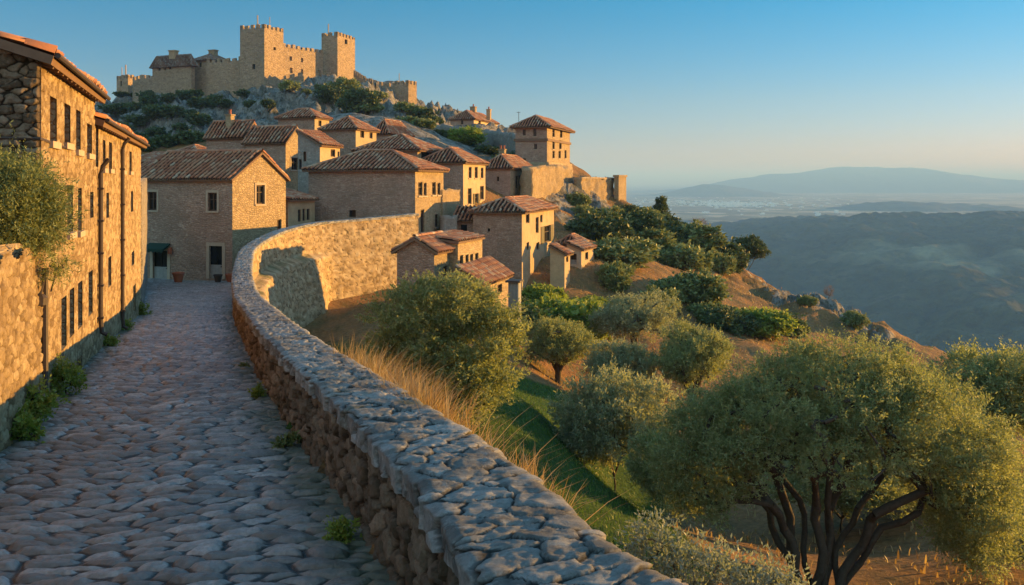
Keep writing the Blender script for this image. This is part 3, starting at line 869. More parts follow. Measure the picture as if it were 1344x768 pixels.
class TileMesh:
    def __init__(s, seed):
        s.v = []; s.q = []; s.c = []; s.g = []; s.n = 0; s.slab = MB(); s.rng = np.random.default_rng(seed)
    def slope(s, O, E, S, L, T, kl=0.0, kr=0.0, tw=.25, course=.36):
        """O eave start, E unit along the eave, S unit up the slope, eave length L, slope length T; kl/kr inset per unit of slope"""
        N = E.cross(S).normalized()
        if N.z < 0: N = -N
        ncol = max(3, int(round(L / tw))); cw = L / ncol
        nrow = max(2, int(round(T / course)))
        pr = [(0, .0), (.05, .05), (.16, .085), (.28, .085), (.39, .05), (.44, .0), (.56, -.03), (.9, -.03)]
        us = np.array([(i + p[0]) * cw for i in range(ncol) for p in pr] + [L])
        hs = np.array([p[1] for i in range(ncol) for p in pr] + [0]) * (cw / .25)
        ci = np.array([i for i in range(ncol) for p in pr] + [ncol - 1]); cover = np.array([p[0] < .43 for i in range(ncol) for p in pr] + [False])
        rc = s.rng.random((ncol, nrow)); rh = s.rng.random((ncol, nrow)); ru = s.rng.normal(0, .018, (ncol, nrow))
        # sag of an old roof
        for r in range(nrow):
            t0, t1 = T * r / nrow, min(T, T * (r + 1) / nrow + .03)
            rows = []
            for (t, lift) in ((t0, .028), (t1, .004)):
                lo = kl * t; hi = L - kr * t
                u = us + ru[ci, r]
                ins = np.clip(u, lo, hi)
                hh = hs + lift + .022 * rh[ci, r] * cover
                hh = np.where(np.abs(ins - u) > 1e-6, .01, hh) + .035 * np.sin(u * 1.1 + r * .5 + O.x)
                p = np.array(O)[None] + ins[:, None] * np.array(E)[None] + t * np.array(S)[None] + hh[:, None] * np.array(N)[None]
                rows.append(p)
            n = len(us)
            # short riser at the lower end of the course
            low = rows[0] - np.array(N)[None] * .04
            V = np.concatenate([low, rows[0], rows[1]])
            i = np.arange(n - 1)
            for k in range(2):
                s.q.append(np.stack([i + k * n, i + 1 + k * n, i + 1 + (k + 1) * n, i + (k + 1) * n], -1) + s.n)
            s.v.append(V); s.n += len(V)
            cc = rc[ci, r]
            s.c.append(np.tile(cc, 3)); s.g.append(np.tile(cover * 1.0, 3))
        # boards under the tiles
        a = Vector(O); b = a + E * L; c = a + E * (L - kr * T) + S * T; d = a + E * (kl * T) + S * T
        up = N * -.02; dn = N * -.14
        P = [x + up for x in (a, b, c, d)]; Q = [x + dn for x in (a, b, c, d)]
        s.slab.face(P); s.slab.face(Q[::-1])
        for k in range(4):
            s.slab.face([P[k], P[(k + 1) % 4], Q[(k + 1) % 4], Q[k]])
    def ridge(s, A, B, r=.12):
        A = Vector(A); B = Vector(B); D = B - A; n = max(2, int(D.length / .38)); D0 = D.normalized()
        side = D0.cross(ZV).normalized(); up = side.cross(D0)
        for k in range(n):
            ra = r * (1 + s.rng.uniform(-.05, .12)); col_ = s.rng.random()
            V = []
            for (t, rr) in ((k / n, ra * 1.06), ((k + 1.08) / n, ra * .9)):
                for j in range(7):
                    an = math.pi * j / 6
                    V.append(np.array(A + D * min(t, 1) + side * math.cos(an) * rr + up * (math.sin(an) * rr * .95 + .02)))
            i = np.arange(6)
            s.q.append(np.stack([i, i + 1, i + 8, i + 7], -1) + s.n)
            s.v.append(np.array(V)); s.c.append(np.full(14, col_)); s.g.append(np.ones(14)); s.n += 14
    def build(s, parent, name='roof', mat=None):
        sv = np.array(s.slab.v); sq = np.array(s.slab.f)
        v = np.concatenate(s.v + [sv]); q = np.concatenate(s.q + [sq + s.n])
        c = np.concatenate(s.c + [np.full(len(sv), .5)])
        g = np.concatenate(s.g + [np.full(len(sv), 1.0)])
        midx = np.r_[np.zeros(len(q) - len(sq), int), np.ones(len(sq), int)]
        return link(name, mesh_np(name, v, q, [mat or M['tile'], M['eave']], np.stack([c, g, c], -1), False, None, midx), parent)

def chimney(roof, x, y, z0, z1, w=.5, cap=True, pots=1):
    mb = MB()
    mb.box((x - w / 2, y - w / 2, z0), (x + w / 2, y + w / 2, z1))
    mb.box((x - w / 2 - .07, y - w / 2 - .07, z1), (x + w / 2 + .07, y + w / 2 + .07, z1 + .1))
    ch = mb.build('chimney', M['gold'], roof)
    if cap:
        k = MB()
        for i in range(pots):
            px = x + (i - (pots - 1) / 2) * .35
            k.lathe([(.12, z1 + .1), (.10, z1 + .4), (.13, z1 + .42), (.13, z1 + .48)], (px, y, 0), 10)
        k.build('chimney_pot', M['terracotta'], ch)
    return ch

HOUSES = {}
class House:
    """a walled block seen at its near corner; photo pixels give its edges, its distance gives its size"""
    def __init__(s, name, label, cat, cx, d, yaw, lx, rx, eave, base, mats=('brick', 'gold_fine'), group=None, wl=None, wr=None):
        a = R(yaw); s.d = d; s.a = a
        s.uL = (-math.cos(a), math.sin(a)); s.uR = (math.sin(a), math.cos(a))
        s.C = ((cx - CX) / F * d, d)
        s.wl = wl if wl else s.solve(s.uL, lx)
        s.wr = wr if wr else s.solve(s.uR, rx)
        s.z1 = ZP(eave, d); s.z0 = base if isinstance(base, float) else ZP(base, d)
        s.H = s.z1 - s.z0
        cx_, cy_ = s.C[0] + s.uL[0] * s.wl / 2 + s.uR[0] * s.wr / 2, s.C[1] + s.uL[1] * s.wl / 2 + s.uR[1] * s.wr / 2
        s.t = thing(name, label, cat, (cx_, cy_, s.z0), -a, group)
        s.hx, s.hy = s.wl / 2, s.wr / 2
        # faces in local space: front (-y), right (+x), back, left
        s.front = (Vector((-s.hx, -s.hy, 0)), Vector((1, 0, 0)), Vector((0, -1, 0)))
        s.right = (Vector((s.hx, -s.hy, 0)), Vector((0, 1, 0)), Vector((1, 0, 0)))
        s.holesF = []; s.holesR = []
        s.mats = mats
    def solve(s, u, px):
        k = (px - CX) / F
        return (k * s.C[1] - s.C[0]) / (u[0] - k * u[1])
    def hole(s, face, x0, y0, x1, y1):
        u = s.uL if face == 'F' else s.uR
        t0, t1 = s.solve(u, x0), s.solve(u, x1)
        dm = s.C[1] + u[1] * (t0 + t1) / 2
        v0, v1 = ZP(y1, dm) - s.z0, ZP(y0, dm) - s.z0
        if face == 'F':
            t0, t1 = s.wl - t0, s.wl - t1
        L = s.wl if face == 'F' else s.wr
        lo, hi = max(.06, min(t0, t1)), min(L - .06, max(t0, t1))
        return (lo, max(.02, v0), hi, min(v1, s.H - .06))
    def windows(s, face, lst, style='plain'):
        for w in lst:
            st = w[4] if len(w) > 4 else style
            h = s.hole(face, *w[:4])
            if h[2] - h[0] < .05 or h[3] - h[1] < .05:
                continue
            (s.holesF if face == 'F' else s.holesR).append((h, st))
    def walls(s, gable=None, rise=0.0, shed=None):
        mb = MB()
        F_, R_ = s.front, s.right
        wall_face(mb, *F_, s.wl, s.H, [h[0] for h in s.holesF], m=0)
        wall_face(mb, *R_, s.wr, s.H, [h[0] for h in s.holesR], m=1)
        B = Vector((s.hx, s.hy, 0)); Lf = Vector((-s.hx, s.hy, 0))
        wall_face(mb, B, Vector((-1, 0, 0)), Vector((0, 1, 0)), s.wl, s.H, [], m=0)
        wall_face(mb, Lf, Vector((0, -1, 0)), Vector((-1, 0, 0)), s.wr, s.H, [], m=1)
        z = ZV * s.H
        if gable == 'x':
            for x, m in ((s.hx, 1), (-s.hx, 1)):
                mb.face([Vector((x, -s.hy, s.H)), Vector((x, s.hy, s.H)), Vector((x, 0, s.H + rise))], m)
        if gable == 'y':
            for y in (-s.hy, s.hy):
                mb.face([Vector((-s.hx, y, s.H)), Vector((s.hx, y, s.H)), Vector((0, y, s.H + rise))], 0)
        if shed == 'front':      # low at the front, high at the back
            for x in (s.hx, -s.hx):
                mb.face([Vector((x, -s.hy, s.H)), Vector((x, s.hy, s.H)), Vector((x, s.hy, s.H + rise))], 1)
            mb.face([Vector((-s.hx, s.hy, s.H)), Vector((s.hx, s.hy, s.H)), Vector((s.hx, s.hy, s.H + rise)), Vector((-s.hx, s.hy, s.H + rise))], 0)
        if shed == 'right':      # low on the right side, high on the left
            for y in (-s.hy, s.hy):
                mb.face([Vector((s.hx, y, s.H)), Vector((-s.hx, y, s.H)), Vector((-s.hx, y, s.H + rise))], 0)
            mb.face([Vector((-s.hx, -s.hy, s.H)), Vector((-s.hx, s.hy, s.H)), Vector((-s.hx, s.hy, s.H + rise)), Vector((-s.hx, -s.hy, s.H + rise))], 1)
        s.wall = mb.build('wall', [M[s.mats[0]], M[s.mats[1]]], s.t)
        for face, hs in ((F_, s.holesF), (R_, s.holesR)):
            for h, st in hs:
                if st == 'door':
                    door(s.t, *face, h)
                elif st == 'dark':
                    p = MB(); p.obox(face[0], face[1], ZV, face[2], h[0], h[2], h[1], h[3], -.24, -.19)
                    p.build('opening', M['glass'], s.t)
                else:
                    window(s.t, *face, h, st)
    def roof(s, kind, rise, ov=.28, tw=.32, seed=1, ovg=.18):
        T = TileMesh(seed); H = s.H; hx, hy = s.hx, s.hy
        X = Vector((1, 0, 0)); Y = Vector((0, 1, 0))
        if kind == 'x':
            sl = rise / hy; S = Vector((0, 1, sl)).normalized(); k = math.sqrt(1 + sl * sl)
            T.slope(Vector((-hx - ovg, -hy - ov, H - ov * sl + .06)), X, S, 2 * (hx + ovg), (hy + ov) * k, tw=tw)
            S2 = Vector((0, -1, sl)).normalized()
            T.slope(Vector((hx + ovg, hy + ov, H - ov * sl + .06)), -X, S2, 2 * (hx + ovg), (hy + ov) * k, tw=tw)
            T.ridge((-hx - ovg, 0, H + rise + .1), (hx + ovg, 0, H + rise + .1))
        elif kind == 'y':
            sl = rise / hx; S = Vector((1, 0, sl)).normalized(); k = math.sqrt(1 + sl * sl)
            T.slope(Vector((-hx - ov, hy + ovg, H - ov * sl + .06)), -Y, S, 2 * (hy + ovg), (hx + ov) * k, tw=tw)
            S2 = Vector((-1, 0, sl)).normalized()
            T.slope(Vector((hx + ov, -hy - ovg, H - ov * sl + .06)), Y, S2, 2 * (hy + ovg), (hx + ov) * k, tw=tw)
            T.ridge((0, -hy - ovg, H + rise + .1), (0, hy + ovg, H + rise + .1))
        elif kind == 'hip':
            m = min(hx, hy) + ov; sl = rise / min(hx, hy); k = math.sqrt(1 + sl * sl); ze = H - ov * sl + .06; zr = ze + m * sl
            ex, ey = hx + ov, hy + ov
            for (O, E, S, L, mm) in ((Vector((-ex, -ey, ze)), X, Vector((0, 1, sl)), 2 * ex, ey), (Vector((ex, -ey, ze)), Y, Vector((-1, 0, sl)), 2 * ey, ex),
                                     (Vector((ex, ey, ze)), -X, Vector((0, -1, sl)), 2 * ex, ey), (Vector((-ex, ey, ze)), -Y, Vector((1, 0, sl)), 2 * ey, ex)):
                T.slope(O, E, S.normalized(), L, m * k, kl=1 / k, kr=1 / k, tw=tw)
            if ex >= ey:
                r0, r1 = Vector((-ex + m, 0, zr)), Vector((ex - m, 0, zr))
            else:
                r0, r1 = Vector((0, -ey + m, zr)), Vector((0, ey - m, zr))
            up = Vector((0, 0, .05))
            if (r1 - r0).length > .3:
                T.ridge(r0 + up, r1 + up)
            for cx_ in (-1, 1):
                for cy_ in (-1, 1):
                    tgt = (r0 if cx_ < 0 else r1) if ex >= ey else (r0 if cy_ < 0 else r1)
                    T.ridge(Vector((cx_ * ex, cy_ * ey, ze)) + up, tgt + up, .1)
        elif kind == 'front':
            sl = rise / (2 * hy); S = Vector((0, 1, sl)).normalized(); k = math.sqrt(1 + sl * sl)
            T.slope(Vector((-hx - ovg, -hy - ov, H - ov * sl + .06)), X, S, 2 * (hx + ovg), (2 * hy + ov + .05) * k, tw=tw)
        elif kind == 'right':
            sl = rise / (2 * hx); S = Vector((-1, 0, sl)).normalized(); k = math.sqrt(1 + sl * sl)
            T.slope(Vector((hx + ov, -hy - ovg, H - ov * sl + .06)), Y, S, 2 * (hy + ovg), (2 * hx + ov + .05) * k, tw=tw)
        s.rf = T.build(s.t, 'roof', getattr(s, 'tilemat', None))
        s.rise = rise
        return s.rf

def rise_of(h, py, along='mid'):
    dm = h.d + (h.uL[1] * h.wl + h.uR[1] * h.wr) / 2
    return ZP(py, dm) - h.z1
def make_house(name, label, cx, d, yaw, lx, rx, eave, base, kind, ridge, wf=(), wr=(), mats=('brick', 'gold_fine'), group='houses of the hill village', cat='house', seed=1, ov=.28, style='plain', rise=None, tw=.32, **kw):
    h = House(name, label, cat, cx, d, yaw, lx, rx, eave, base, mats, group, **kw)
    rs = rise if rise is not None else max(.5, rise_of(h, ridge))
    h.windows('F', wf, style); h.windows('R', wr, style)
    h.walls(gable=kind if kind in ('x', 'y') else None, rise=rs, shed=kind if kind in ('front', 'right') else None)
    h.roof(kind, rs, seed=seed, ov=ov, tw=tw)
    return h

# --- the long building along the lane
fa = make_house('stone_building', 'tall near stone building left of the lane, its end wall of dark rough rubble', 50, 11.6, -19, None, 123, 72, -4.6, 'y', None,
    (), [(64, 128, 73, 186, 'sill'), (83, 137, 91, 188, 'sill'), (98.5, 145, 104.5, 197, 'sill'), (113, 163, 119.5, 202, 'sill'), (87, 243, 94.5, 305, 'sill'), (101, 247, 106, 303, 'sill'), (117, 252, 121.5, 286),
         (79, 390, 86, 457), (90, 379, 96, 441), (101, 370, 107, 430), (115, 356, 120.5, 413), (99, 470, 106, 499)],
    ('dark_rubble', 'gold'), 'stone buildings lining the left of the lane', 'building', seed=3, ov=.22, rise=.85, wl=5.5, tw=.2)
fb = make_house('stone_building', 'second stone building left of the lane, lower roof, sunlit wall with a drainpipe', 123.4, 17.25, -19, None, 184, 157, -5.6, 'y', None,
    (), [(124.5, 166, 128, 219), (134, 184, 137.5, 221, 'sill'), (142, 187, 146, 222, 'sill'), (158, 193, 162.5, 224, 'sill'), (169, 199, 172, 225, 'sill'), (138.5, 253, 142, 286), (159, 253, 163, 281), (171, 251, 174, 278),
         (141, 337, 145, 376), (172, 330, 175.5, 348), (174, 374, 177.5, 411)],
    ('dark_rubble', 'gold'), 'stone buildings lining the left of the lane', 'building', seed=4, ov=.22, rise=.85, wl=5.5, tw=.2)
for (h, px, y0, y1) in ((fb, 156.5, 186, 432), (fb, 126.5, 215, 440)):
    t0 = h.solve(h.uR, px); dm = h.C[1] + h.uR[1] * t0
    z0, z1 = ZP(y1, dm) - h.z0, ZP(y0, dm) - h.z0
    mb = MB(); x = h.hx + .08; y = -h.hy + t0
    mb.tube([(x + .15, y, z1 + .1), (x + .03, y, z1 - .06), (x, y, z1 - .2), (x, y, z0 + .3), (x + .02, y, z0 + .05), (x + .12, y, z0)], .045, 8)
    pipe = mb.build('drainpipe', M['iron'], h.t)
    for k in range(5):
        b = MB()
        zz = z0 + (z1 - z0) * (k + .5) / 5.3
        b.box((x - .09, y - .07, zz), (x + .055, y + .07, zz + .04))
        b.build('bracket', M['iron'], pipe)
for h in (fa, fb):   # eave gutters
    mb = MB(); sl = h.rise / h.hx
    g0 = Vector((h.hx + .255, -h.hy - .15, h.H - .22 * sl + .05)); g1 = Vector((h.hx + .255, h.hy + .15, h.H - .22 * sl + .03))
    mb.tube([g0, g1], .04, 8); mb.build('gutter', M['iron'], h.t)
    for k in range(int(h.wr / .42)):
        r_ = MB()
        y = -h.hy + .1 + k * .42
        r_.obox(Vector((h.hx - .02, y, h.H - .06)), Vector((1, 0, -sl)).normalized(), Vector((0, 1, 0)), Vector((sl, 0, 1)).normalized(), 0, .2, 0, .07, -.05, .0)
        r_.build('rafter', M['eave'], h.t)
M['goldface'] = mat_parapet('gold_facade_rubble', [(0, (.19, .125, .062)), (.4, (.32, .225, .12)), (.75, (.40, .29, .16)), (1, (.50, .38, .225))], (.18, .12, .062), (.30, .215, .12))
def stone_panel(parent, face, u0, u1, v0, v1, step, mat, su, sv, seed, holes=(), top=None, off=.012, amp=.05, p=3.2, name='rubble_facing', warp=.35):
    O, U, N = face
    us = np.arange(u0, u1 + step * .5, step); vs = np.arange(v0, v1 + step * .5, step)
    if holes:
        us = np.unique(np.round(np.r_[us, [h[0] for h in holes], [h[2] for h in holes]], 4)); vs = np.unique(np.round(np.r_[vs, [h[1] for h in holes], [h[3] for h in holes]], 4))
        us = us[(us >= u0) & (us <= u1 + step)]; vs = vs[(vs >= v0) & (vs <= v1 + step)]
    Ug, Vg = np.meshgrid(us, vs, indexing='ij')
    wu = fbm(Ug / su, Vg / su, 4, seed) * su * warp; wv = fbm(Ug / su + 7, Vg / su, 4, seed + 1) * sv * warp
    ed, r1, r2, ox, oy = cells(Ug + wu, Vg + wv, su, sv, seed + 2, .95, p)
    ea = sstep(ed, 0, .22)
    h = off + ea * amp * (.35 + .65 * r2) + (ox * (r1 - .5) + oy * (r2 - .5)) * amp * .7 * ea + fbm(Ug / (su * .3), Vg / (su * .3), 4, seed + 5) * amp * .35
    rim = np.minimum(np.minimum(Ug - u0, u1 - Ug), np.minimum(Vg - v0, v1 - Vg))
    h = np.where(rim < step, -.02, np.maximum(h, .004))
    for (a, b_, c_, d) in holes:
        dd = np.hypot(np.maximum(np.maximum(a - Ug, Ug - c_), 0), np.maximum(np.maximum(b_ - Vg, Vg - d), 0))
        h = np.where(dd < .16, .016 + (h - .016) * sstep(dd, .05, .16), h)
    P = np.array(O)[None, None] + Ug[..., None] * np.array(U) + Vg[..., None] * np.array((0, 0, 1.0)) + h[..., None] * np.array(N)
    q = grid_quads(len(us), len(vs))
    cu = ((Ug[:-1, :-1] + Ug[1:, 1:]) / 2).ravel(); cv = ((Vg[:-1, :-1] + Vg[1:, 1:]) / 2).ravel()
    keep = np.ones(len(cu), bool)
    for (a, b_, c_, d) in holes:
        keep &= ~((cu > a) & (cu < c_) & (cv > b_) & (cv < d))
    if top is not None:
        keep &= cv < top(cu)
    tone = np.clip(r1 + fbm(Ug / (su * .35), Vg / (su * .35), 3, seed + 7) * .45, 0, 1)
    dirt = np.clip(fbm(Ug / 1.5, Vg / 1.1, 4, seed + 8) * 1.4 - .55, 0, 1) * .5
    colr = np.stack([tone, sstep(ed, 0, .4), dirt], -1).reshape(-1, 3)
    return link(name, mesh_np(name, P.reshape(-1, 3), q[keep], M[mat], colr, True), parent)
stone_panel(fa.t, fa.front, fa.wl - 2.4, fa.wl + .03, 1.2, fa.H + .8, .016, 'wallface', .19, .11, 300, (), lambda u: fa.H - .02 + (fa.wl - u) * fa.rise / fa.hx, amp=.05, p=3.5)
stone_panel(fa.t, fa.right, 0.02, fa.wr, 1.3, fa.H - .02, .024, 'goldface', .19, .10, 320, [h[0] for h in fa.holesR], amp=.022)
stone_panel(fb.t, fb.right, 0.0, fb.wr, .4, fb.H - .02, .036, 'goldface', .20, .11, 340, [h[0] for h in fb.holesR], amp=.02)
# thin string course across the near building
mb = MB(); z = ZP(182, 11.6) - fa.z0
mb.tube([(-fa.hx, -fa.hy - .03, z), (fa.hx + .03, -fa.hy - .03, z), (fa.hx + .03, -fa.hy + 2.3, z - .05)], .022, 6); mb.build('cable', M['iron'], fa.t)

# low terrace wall nearest the camera on the left, with its own drainpipe
def wall_run(name, label, pts, thick, mat, cat='wall', group=None, cap=None, rough=.05, seed=1, base_drop=.6):
    """pts: (x, y, z_top, z_base) along the run; outer side on the right of the direction of travel"""
    P = np.array(pts, float)
    L = np.r_[0, np.cumsum(np.hypot(*(np.diff(P[:, :2], axis=0).T)))]
    n = max(2, int(L[-1] / .22)); s_ = np.linspace(0, L[-1], n + 1)
    q = np.stack([np.interp(s_, L, P[:, k]) for k in range(4)], -1)
    tg = np.gradient(q[:, :2], axis=0); tg /= np.linalg.norm(tg, axis=1)[:, None] + 1e-9
    nr = np.stack([tg[:, 1], -tg[:, 0]], 1)
    m = 14
    V = []
    for side in (0, 1):
        for k in range(m):
            t = k / (m - 1)
            tt_ = t if side == 0 else 1 - t
            z = q[:, 3] - base_drop + (q[:, 2] - q[:, 3] + base_drop) * tt_
            j = (fbm(s_ / .5 + 9 * side, z / .5, 3, seed) * rough) * (1 if 0 < tt_ else 1)
            off = (0 if side == 0 else -thick) + (j if side == 0 else -j)
            zt = z + (fbm(s_ / .35, s_ * 0 + side, 3, seed + 4) * rough * 1.6 if tt_ == 1 else 0)
            V.append(np.stack([q[:, 0] + nr[:, 0] * off, q[:, 1] + nr[:, 1] * off, zt], -1))
    V = np.stack(V, 1)
    quads = grid_quads(n + 1, 2 * m)
    t = thing(name, label, cat, group=group)
    caps = []
    for e in (0, n):
        for k in range(m - 1):
            a = e * 2 * m + k; b = a + 1; c = e * 2 * m + 2 * m - 2 - k; d = c + 1
            caps.append((a, b, c, d))
    link('masonry', mesh_np(name, V.reshape(-1, 3), np.concatenate([quads, np.array(caps)]), M[mat], None, False), t)
    if cap:
        mb = MB()
        for i in range(0, n, 2):
            j = min(n, i + 2)
            a, b = q[i], q[j]
            ex = .05
            n0, n1 = nr[i], nr[j]
            h0 = .03 + .03 * random.random()
            pts8 = []
            for dz in (-.02, h0 + .05):
                for (p, nn, o) in ((a, n0, ex), (b, n1, ex), (b, n1, -thick - ex), (a, n0, -thick - ex)):
                    pts8.append((p[0] + nn[0] * o, p[1] + nn[1] * o, p[2] + dz))
            for f in ((0, 1, 2, 3), (4, 5, 6, 7), (0, 1, 5, 4), (1, 2, 6, 5), (2, 3, 7, 6), (3, 0, 4, 7)):
                mb.face([pts8[k] for k in f])
        mb.build('coping', M[cap], t)
    return t
random.seed(4)
tw_ = wall_run('terrace_wall', 'rough low terrace wall with a leafy shrub on top at the near left of the lane',
    [(facade_x(2) + .03, 2, -.4, -2.3), (facade_x(8.5) + .05, 8.5, -.75, -2.9), (facade_x(11.5) + .06, 11.5, -.82, -3.2)], .9, 'gold', rough=.1, seed=7)
_o = Vector((float(facade_x(7.0)) + .10, 7.0, -3.0)); _e = Vector((float(facade_x(11.45)) + .10, 11.45, -3.0)); _u = (_e - _o).normalized()
stone_panel(tw_, (_o, _u, Vector((_u.y, -_u.x, 0))), 0.0, (_e - _o).length, 0.0, 2.35, .02, 'goldface', .19, .115, 360, (), lambda u: 2.24 - .018 * u + .05 * np.sin(u * 6) , amp=.04)
dm = 11.2
mb = MB(); x = float(facade_x(dm)) + .16
mb.tube([(x, dm, ZP(352, dm)), (x, dm, ZP(515, dm))], .045, 8)
mb.tube([(x, dm, ZP(362, dm)), (x + .05, dm - .12, ZP(366, dm)), (x + .05, dm - .2, ZP(385, dm))], .02, 6)
pp_ = thing('drainpipe', 'rusty drainpipe standing against the wall by the leafy shrub', 'pipe')
mb.build('pipe', M['iron'], pp_)
mb = MB(); mb.lathe([(.02, 0), (.075, .03), (.085, .12), (.05, .16), (.01, .17)], (x + .05, dm - .2, ZP(385, dm) - .15), 10); mb.build('lantern', M['iron'], pp_)

# shaded link wall between the lane buildings and the square house
wall_run('link_wall', 'narrow shaded grey stone wall between the lane buildings and the two-storey house with the awning',
    [(W(186.5, 0, 29)[0], 29.0, ZP(240, 29), -5.0), (W(188, 0, 48)[0], 48.5, ZP(234, 48), -6.2)], .8, 'grey_rubble', seed=9)

# --- the two-storey house closing the lane
h1 = make_house('stone_house', 'two-storey house closing the lane with a green awning over one door', 305, 50, 20, 183, 375, 233, -6.9, 'x', 201,
    [(194, 252, 206, 276, 'surround'), (273, 253, 285, 277, 'surround'), (201, 329, 220, 366, 'door'), (275, 323, 292, 366, 'door')],
    [(336, 243, 347, 268, 'surround'), (364, 288, 369.5, 302), (314, 327, 319, 344, 'dark')], seed=11, style='sill', ov=.3)
O, U, N = h1.front
a_ = h1.hole('F', 197, 319, 224, 330)
mb = MB()
P0 = O + U * a_[0] + ZV * a_[3]; wv_ = a_[2] - a_[0]
n = 10
top = [P0 + U * (wv_ * k / n) + N * .04 for k in range(n + 1)]
for k in range(n):
    m0, m1 = top[k], top[k + 1]
    f0, f1 = m0 + N * .65 - ZV * .3, m1 + N * .65 - ZV * .3
    mb.face([m0, m1, f1, f0]); mb.face([f0, f1, f1 - ZV * (.16 + .05 * (k % 2)), f0 - ZV * (.16 + .05 * (k % 2))])
    mb.face([m0 - ZV * .02, m1 - ZV * .02, f1 - ZV * .02, f0 - ZV * .02])
for e in (0, n):
    mb.face([top[e], top[e] + N * .65 - ZV * .3, top[e] + N * .65 - ZV * .46, top[e] - ZV * .1])
mb.build('awning', M['awning'], h1.t)
s_ = h1.hole('F', 198, 366, 233, 373)
mb = MB()
mb.obox(O, U, ZV, N, s_[0], s_[2], .3, .62, .0, .9); mb.obox(O, U, ZV, N, s_[0] - .1, s_[2] + .15, .2, .48, .0, 1.25)
mb.build('doorstep', M['grey_rubble'], h1.t)
l_ = h1.hole('F', 224, 326, 227, 333)
mb = MB(); mb.obox(O, U, ZV, N, l_[0], l_[2], l_[1], l_[3], .08, .25); mb.obox(O, U, ZV, N, l_[0] + .05, l_[2] - .05, l_[3], l_[3] + .06, -.05, .18); mb.build('wall_lamp', M['terracotta'], h1.t)
# flower pots before the doors
def pot(label, px, py, d, sc_, mat, plant=None):
    x, y, z = W(px, py, d); z = float(road_z(y)) + .02
    t = thing('flower_pot', label, 'flower pot', (x, y, z))
    mb = MB(); mb.lathe([(.16 * sc_, 0), (.24 * sc_, .36 * sc_), (.27 * sc_, .37 * sc_), (.27 * sc_, .44 * sc_), (.22 * sc_, .44 * sc_), (.2 * sc_, .38 * sc_)], n=16)
    mb.build('pot', M[mat], t)
    return t
POTS = [pot('terracotta flower pot beside the doorstep under the green awning', 234, 372, 48.6, 1.25, 'terracotta'),
        pot('small dark flower pot beside the right-hand house door', 286, 371, 48.9, .95, 'iron'),
        pot('dark red flower pot at the house corner by the parapet', 302, 371, 49.0, 1.0, 'terracotta')]

# --- the village behind, from the lane upward
make_house('annex_house', 'tiny lean-to house with a red roof tucked behind the parapet beside the two-storey house', 378, 56.5, 18, 374, 413, 262, 330, 'right', None,
    (), [(391, 275, 395.5, 291), (397, 274, 401, 290), (402.5, 274, 407, 289)], ('gold_fine', 'render'), seed=12, rise=.55, wl=2.3)
h2 = make_house('stone_house', 'long low house with a blank shaded front and hipped tile roof above the far parapet', 545, 58.6, 15, 405, 582, 221, 345, 'hip', 200,
    [(458, 276, 467, 285, 'dark')], [(549, 239, 554.5, 257), (556, 240, 560, 257), (567, 239, 572, 256), (574, 240, 578, 256), (552, 275, 557, 305), (571, 281, 575.5, 298)], seed=13, ov=.35, style='sill')
h4 = make_house('stone_house', 'gabled house with a stub chimney, leftmost of the houses under the castle rock', 320, 70, 18, 271, 342, 178, 235, 'x', 161,
    [(286, 196, 293, 201)], (), seed=14)
chimney(h4.rf, -.1, -.35, h4.H + .4, h4.H + h4.rise + .55, .5, True, 1)
hh_ = make_house('stone_house', 'gabled house with a wide tile slope beside the stub-chimney house', 375, 68, 18, 321, 399, 185, 262, 'x', 168,
    [(340, 196, 344, 203), (354, 215, 359, 224)], [(382, 207, 391, 223, 'surround')], seed=15)
make_house('stone_house', 'low hip-roofed house high against the foot of the castle rock', 413, 88, 18, 365, 432, 153, 200, 'hip', 144.5,
    (), [(418, 158, 422, 166)], ('brick', 'render'), seed=16)
make_house('stone_house', 'narrow house with a red side roof and one shuttered window, between two gabled roofs', 420, 64, 18, 391, 446, 189, 262, 'right', None,
    [(398, 199, 402, 212), (392, 209, 396, 222, 'dark')], [(434, 196, 440, 206), (443, 199, 446, 206)], ('grey_rubble', 'render'), seed=17, rise=1.0)
make_house('stone_house', 'hip-roofed house in the middle of the upper row with a tall plain front', 467, 82, 18, 422, 494, 168, 230, 'hip', 155,
    (), [(473, 171, 478, 181), (485, 174, 489, 182)], ('brick', 'render'), seed=18)
make_house('stone_house', 'half-hidden house with a long red roof just below the castle shrubs', 510, 94, 18, 489, 540, 172.5, 215, 'hip', 160,
    (), [(522, 177, 526, 182)], ('brick', 'render'), seed=19)
make_house('stone_house', 'broad hip-roofed house directly above the long blank-fronted house', 548, 73, 18, 468, 583, 195.5, 265, 'hip', 178,
    [(520, 204, 524, 209)], [(553, 200, 566, 212, 'dark'), (570, 199, 577, 208)], seed=20, ov=.35)
make_house('stone_house', 'tall sunlit house with two rows of three windows above the small gable', 608, 73, 15, 550, 637, 212, 292, 'hip', 196.5,
    [(575, 222, 579, 229)], [(615, 219, 619, 234), (623, 219, 627, 234), (631, 220, 634.5, 234), (614, 247, 619, 268), (623, 254, 627, 268, 'shutter'), (630, 244, 635, 262)], ('brick', 'render'), seed=21, style='sill')
h12 = make_house('stone_house', 'hip-roofed house with a chimney cluster, just left of the sunlit retaining wall', 670, 84, 17, 633, 700, 219, 285, 'hip', 205.5,
    [(652, 232, 655, 238)], [(677, 231, 680, 247), (681, 230, 684, 246), (685, 234, 687.5, 243), (690, 226, 693, 231), (692.5, 249, 696, 257), (686, 222, 688, 226)], seed=22)
chimney(h12.rf, -1.0, 1.0, h12.H + .6, h12.H + h12.rise + .7, .6, True, 2)
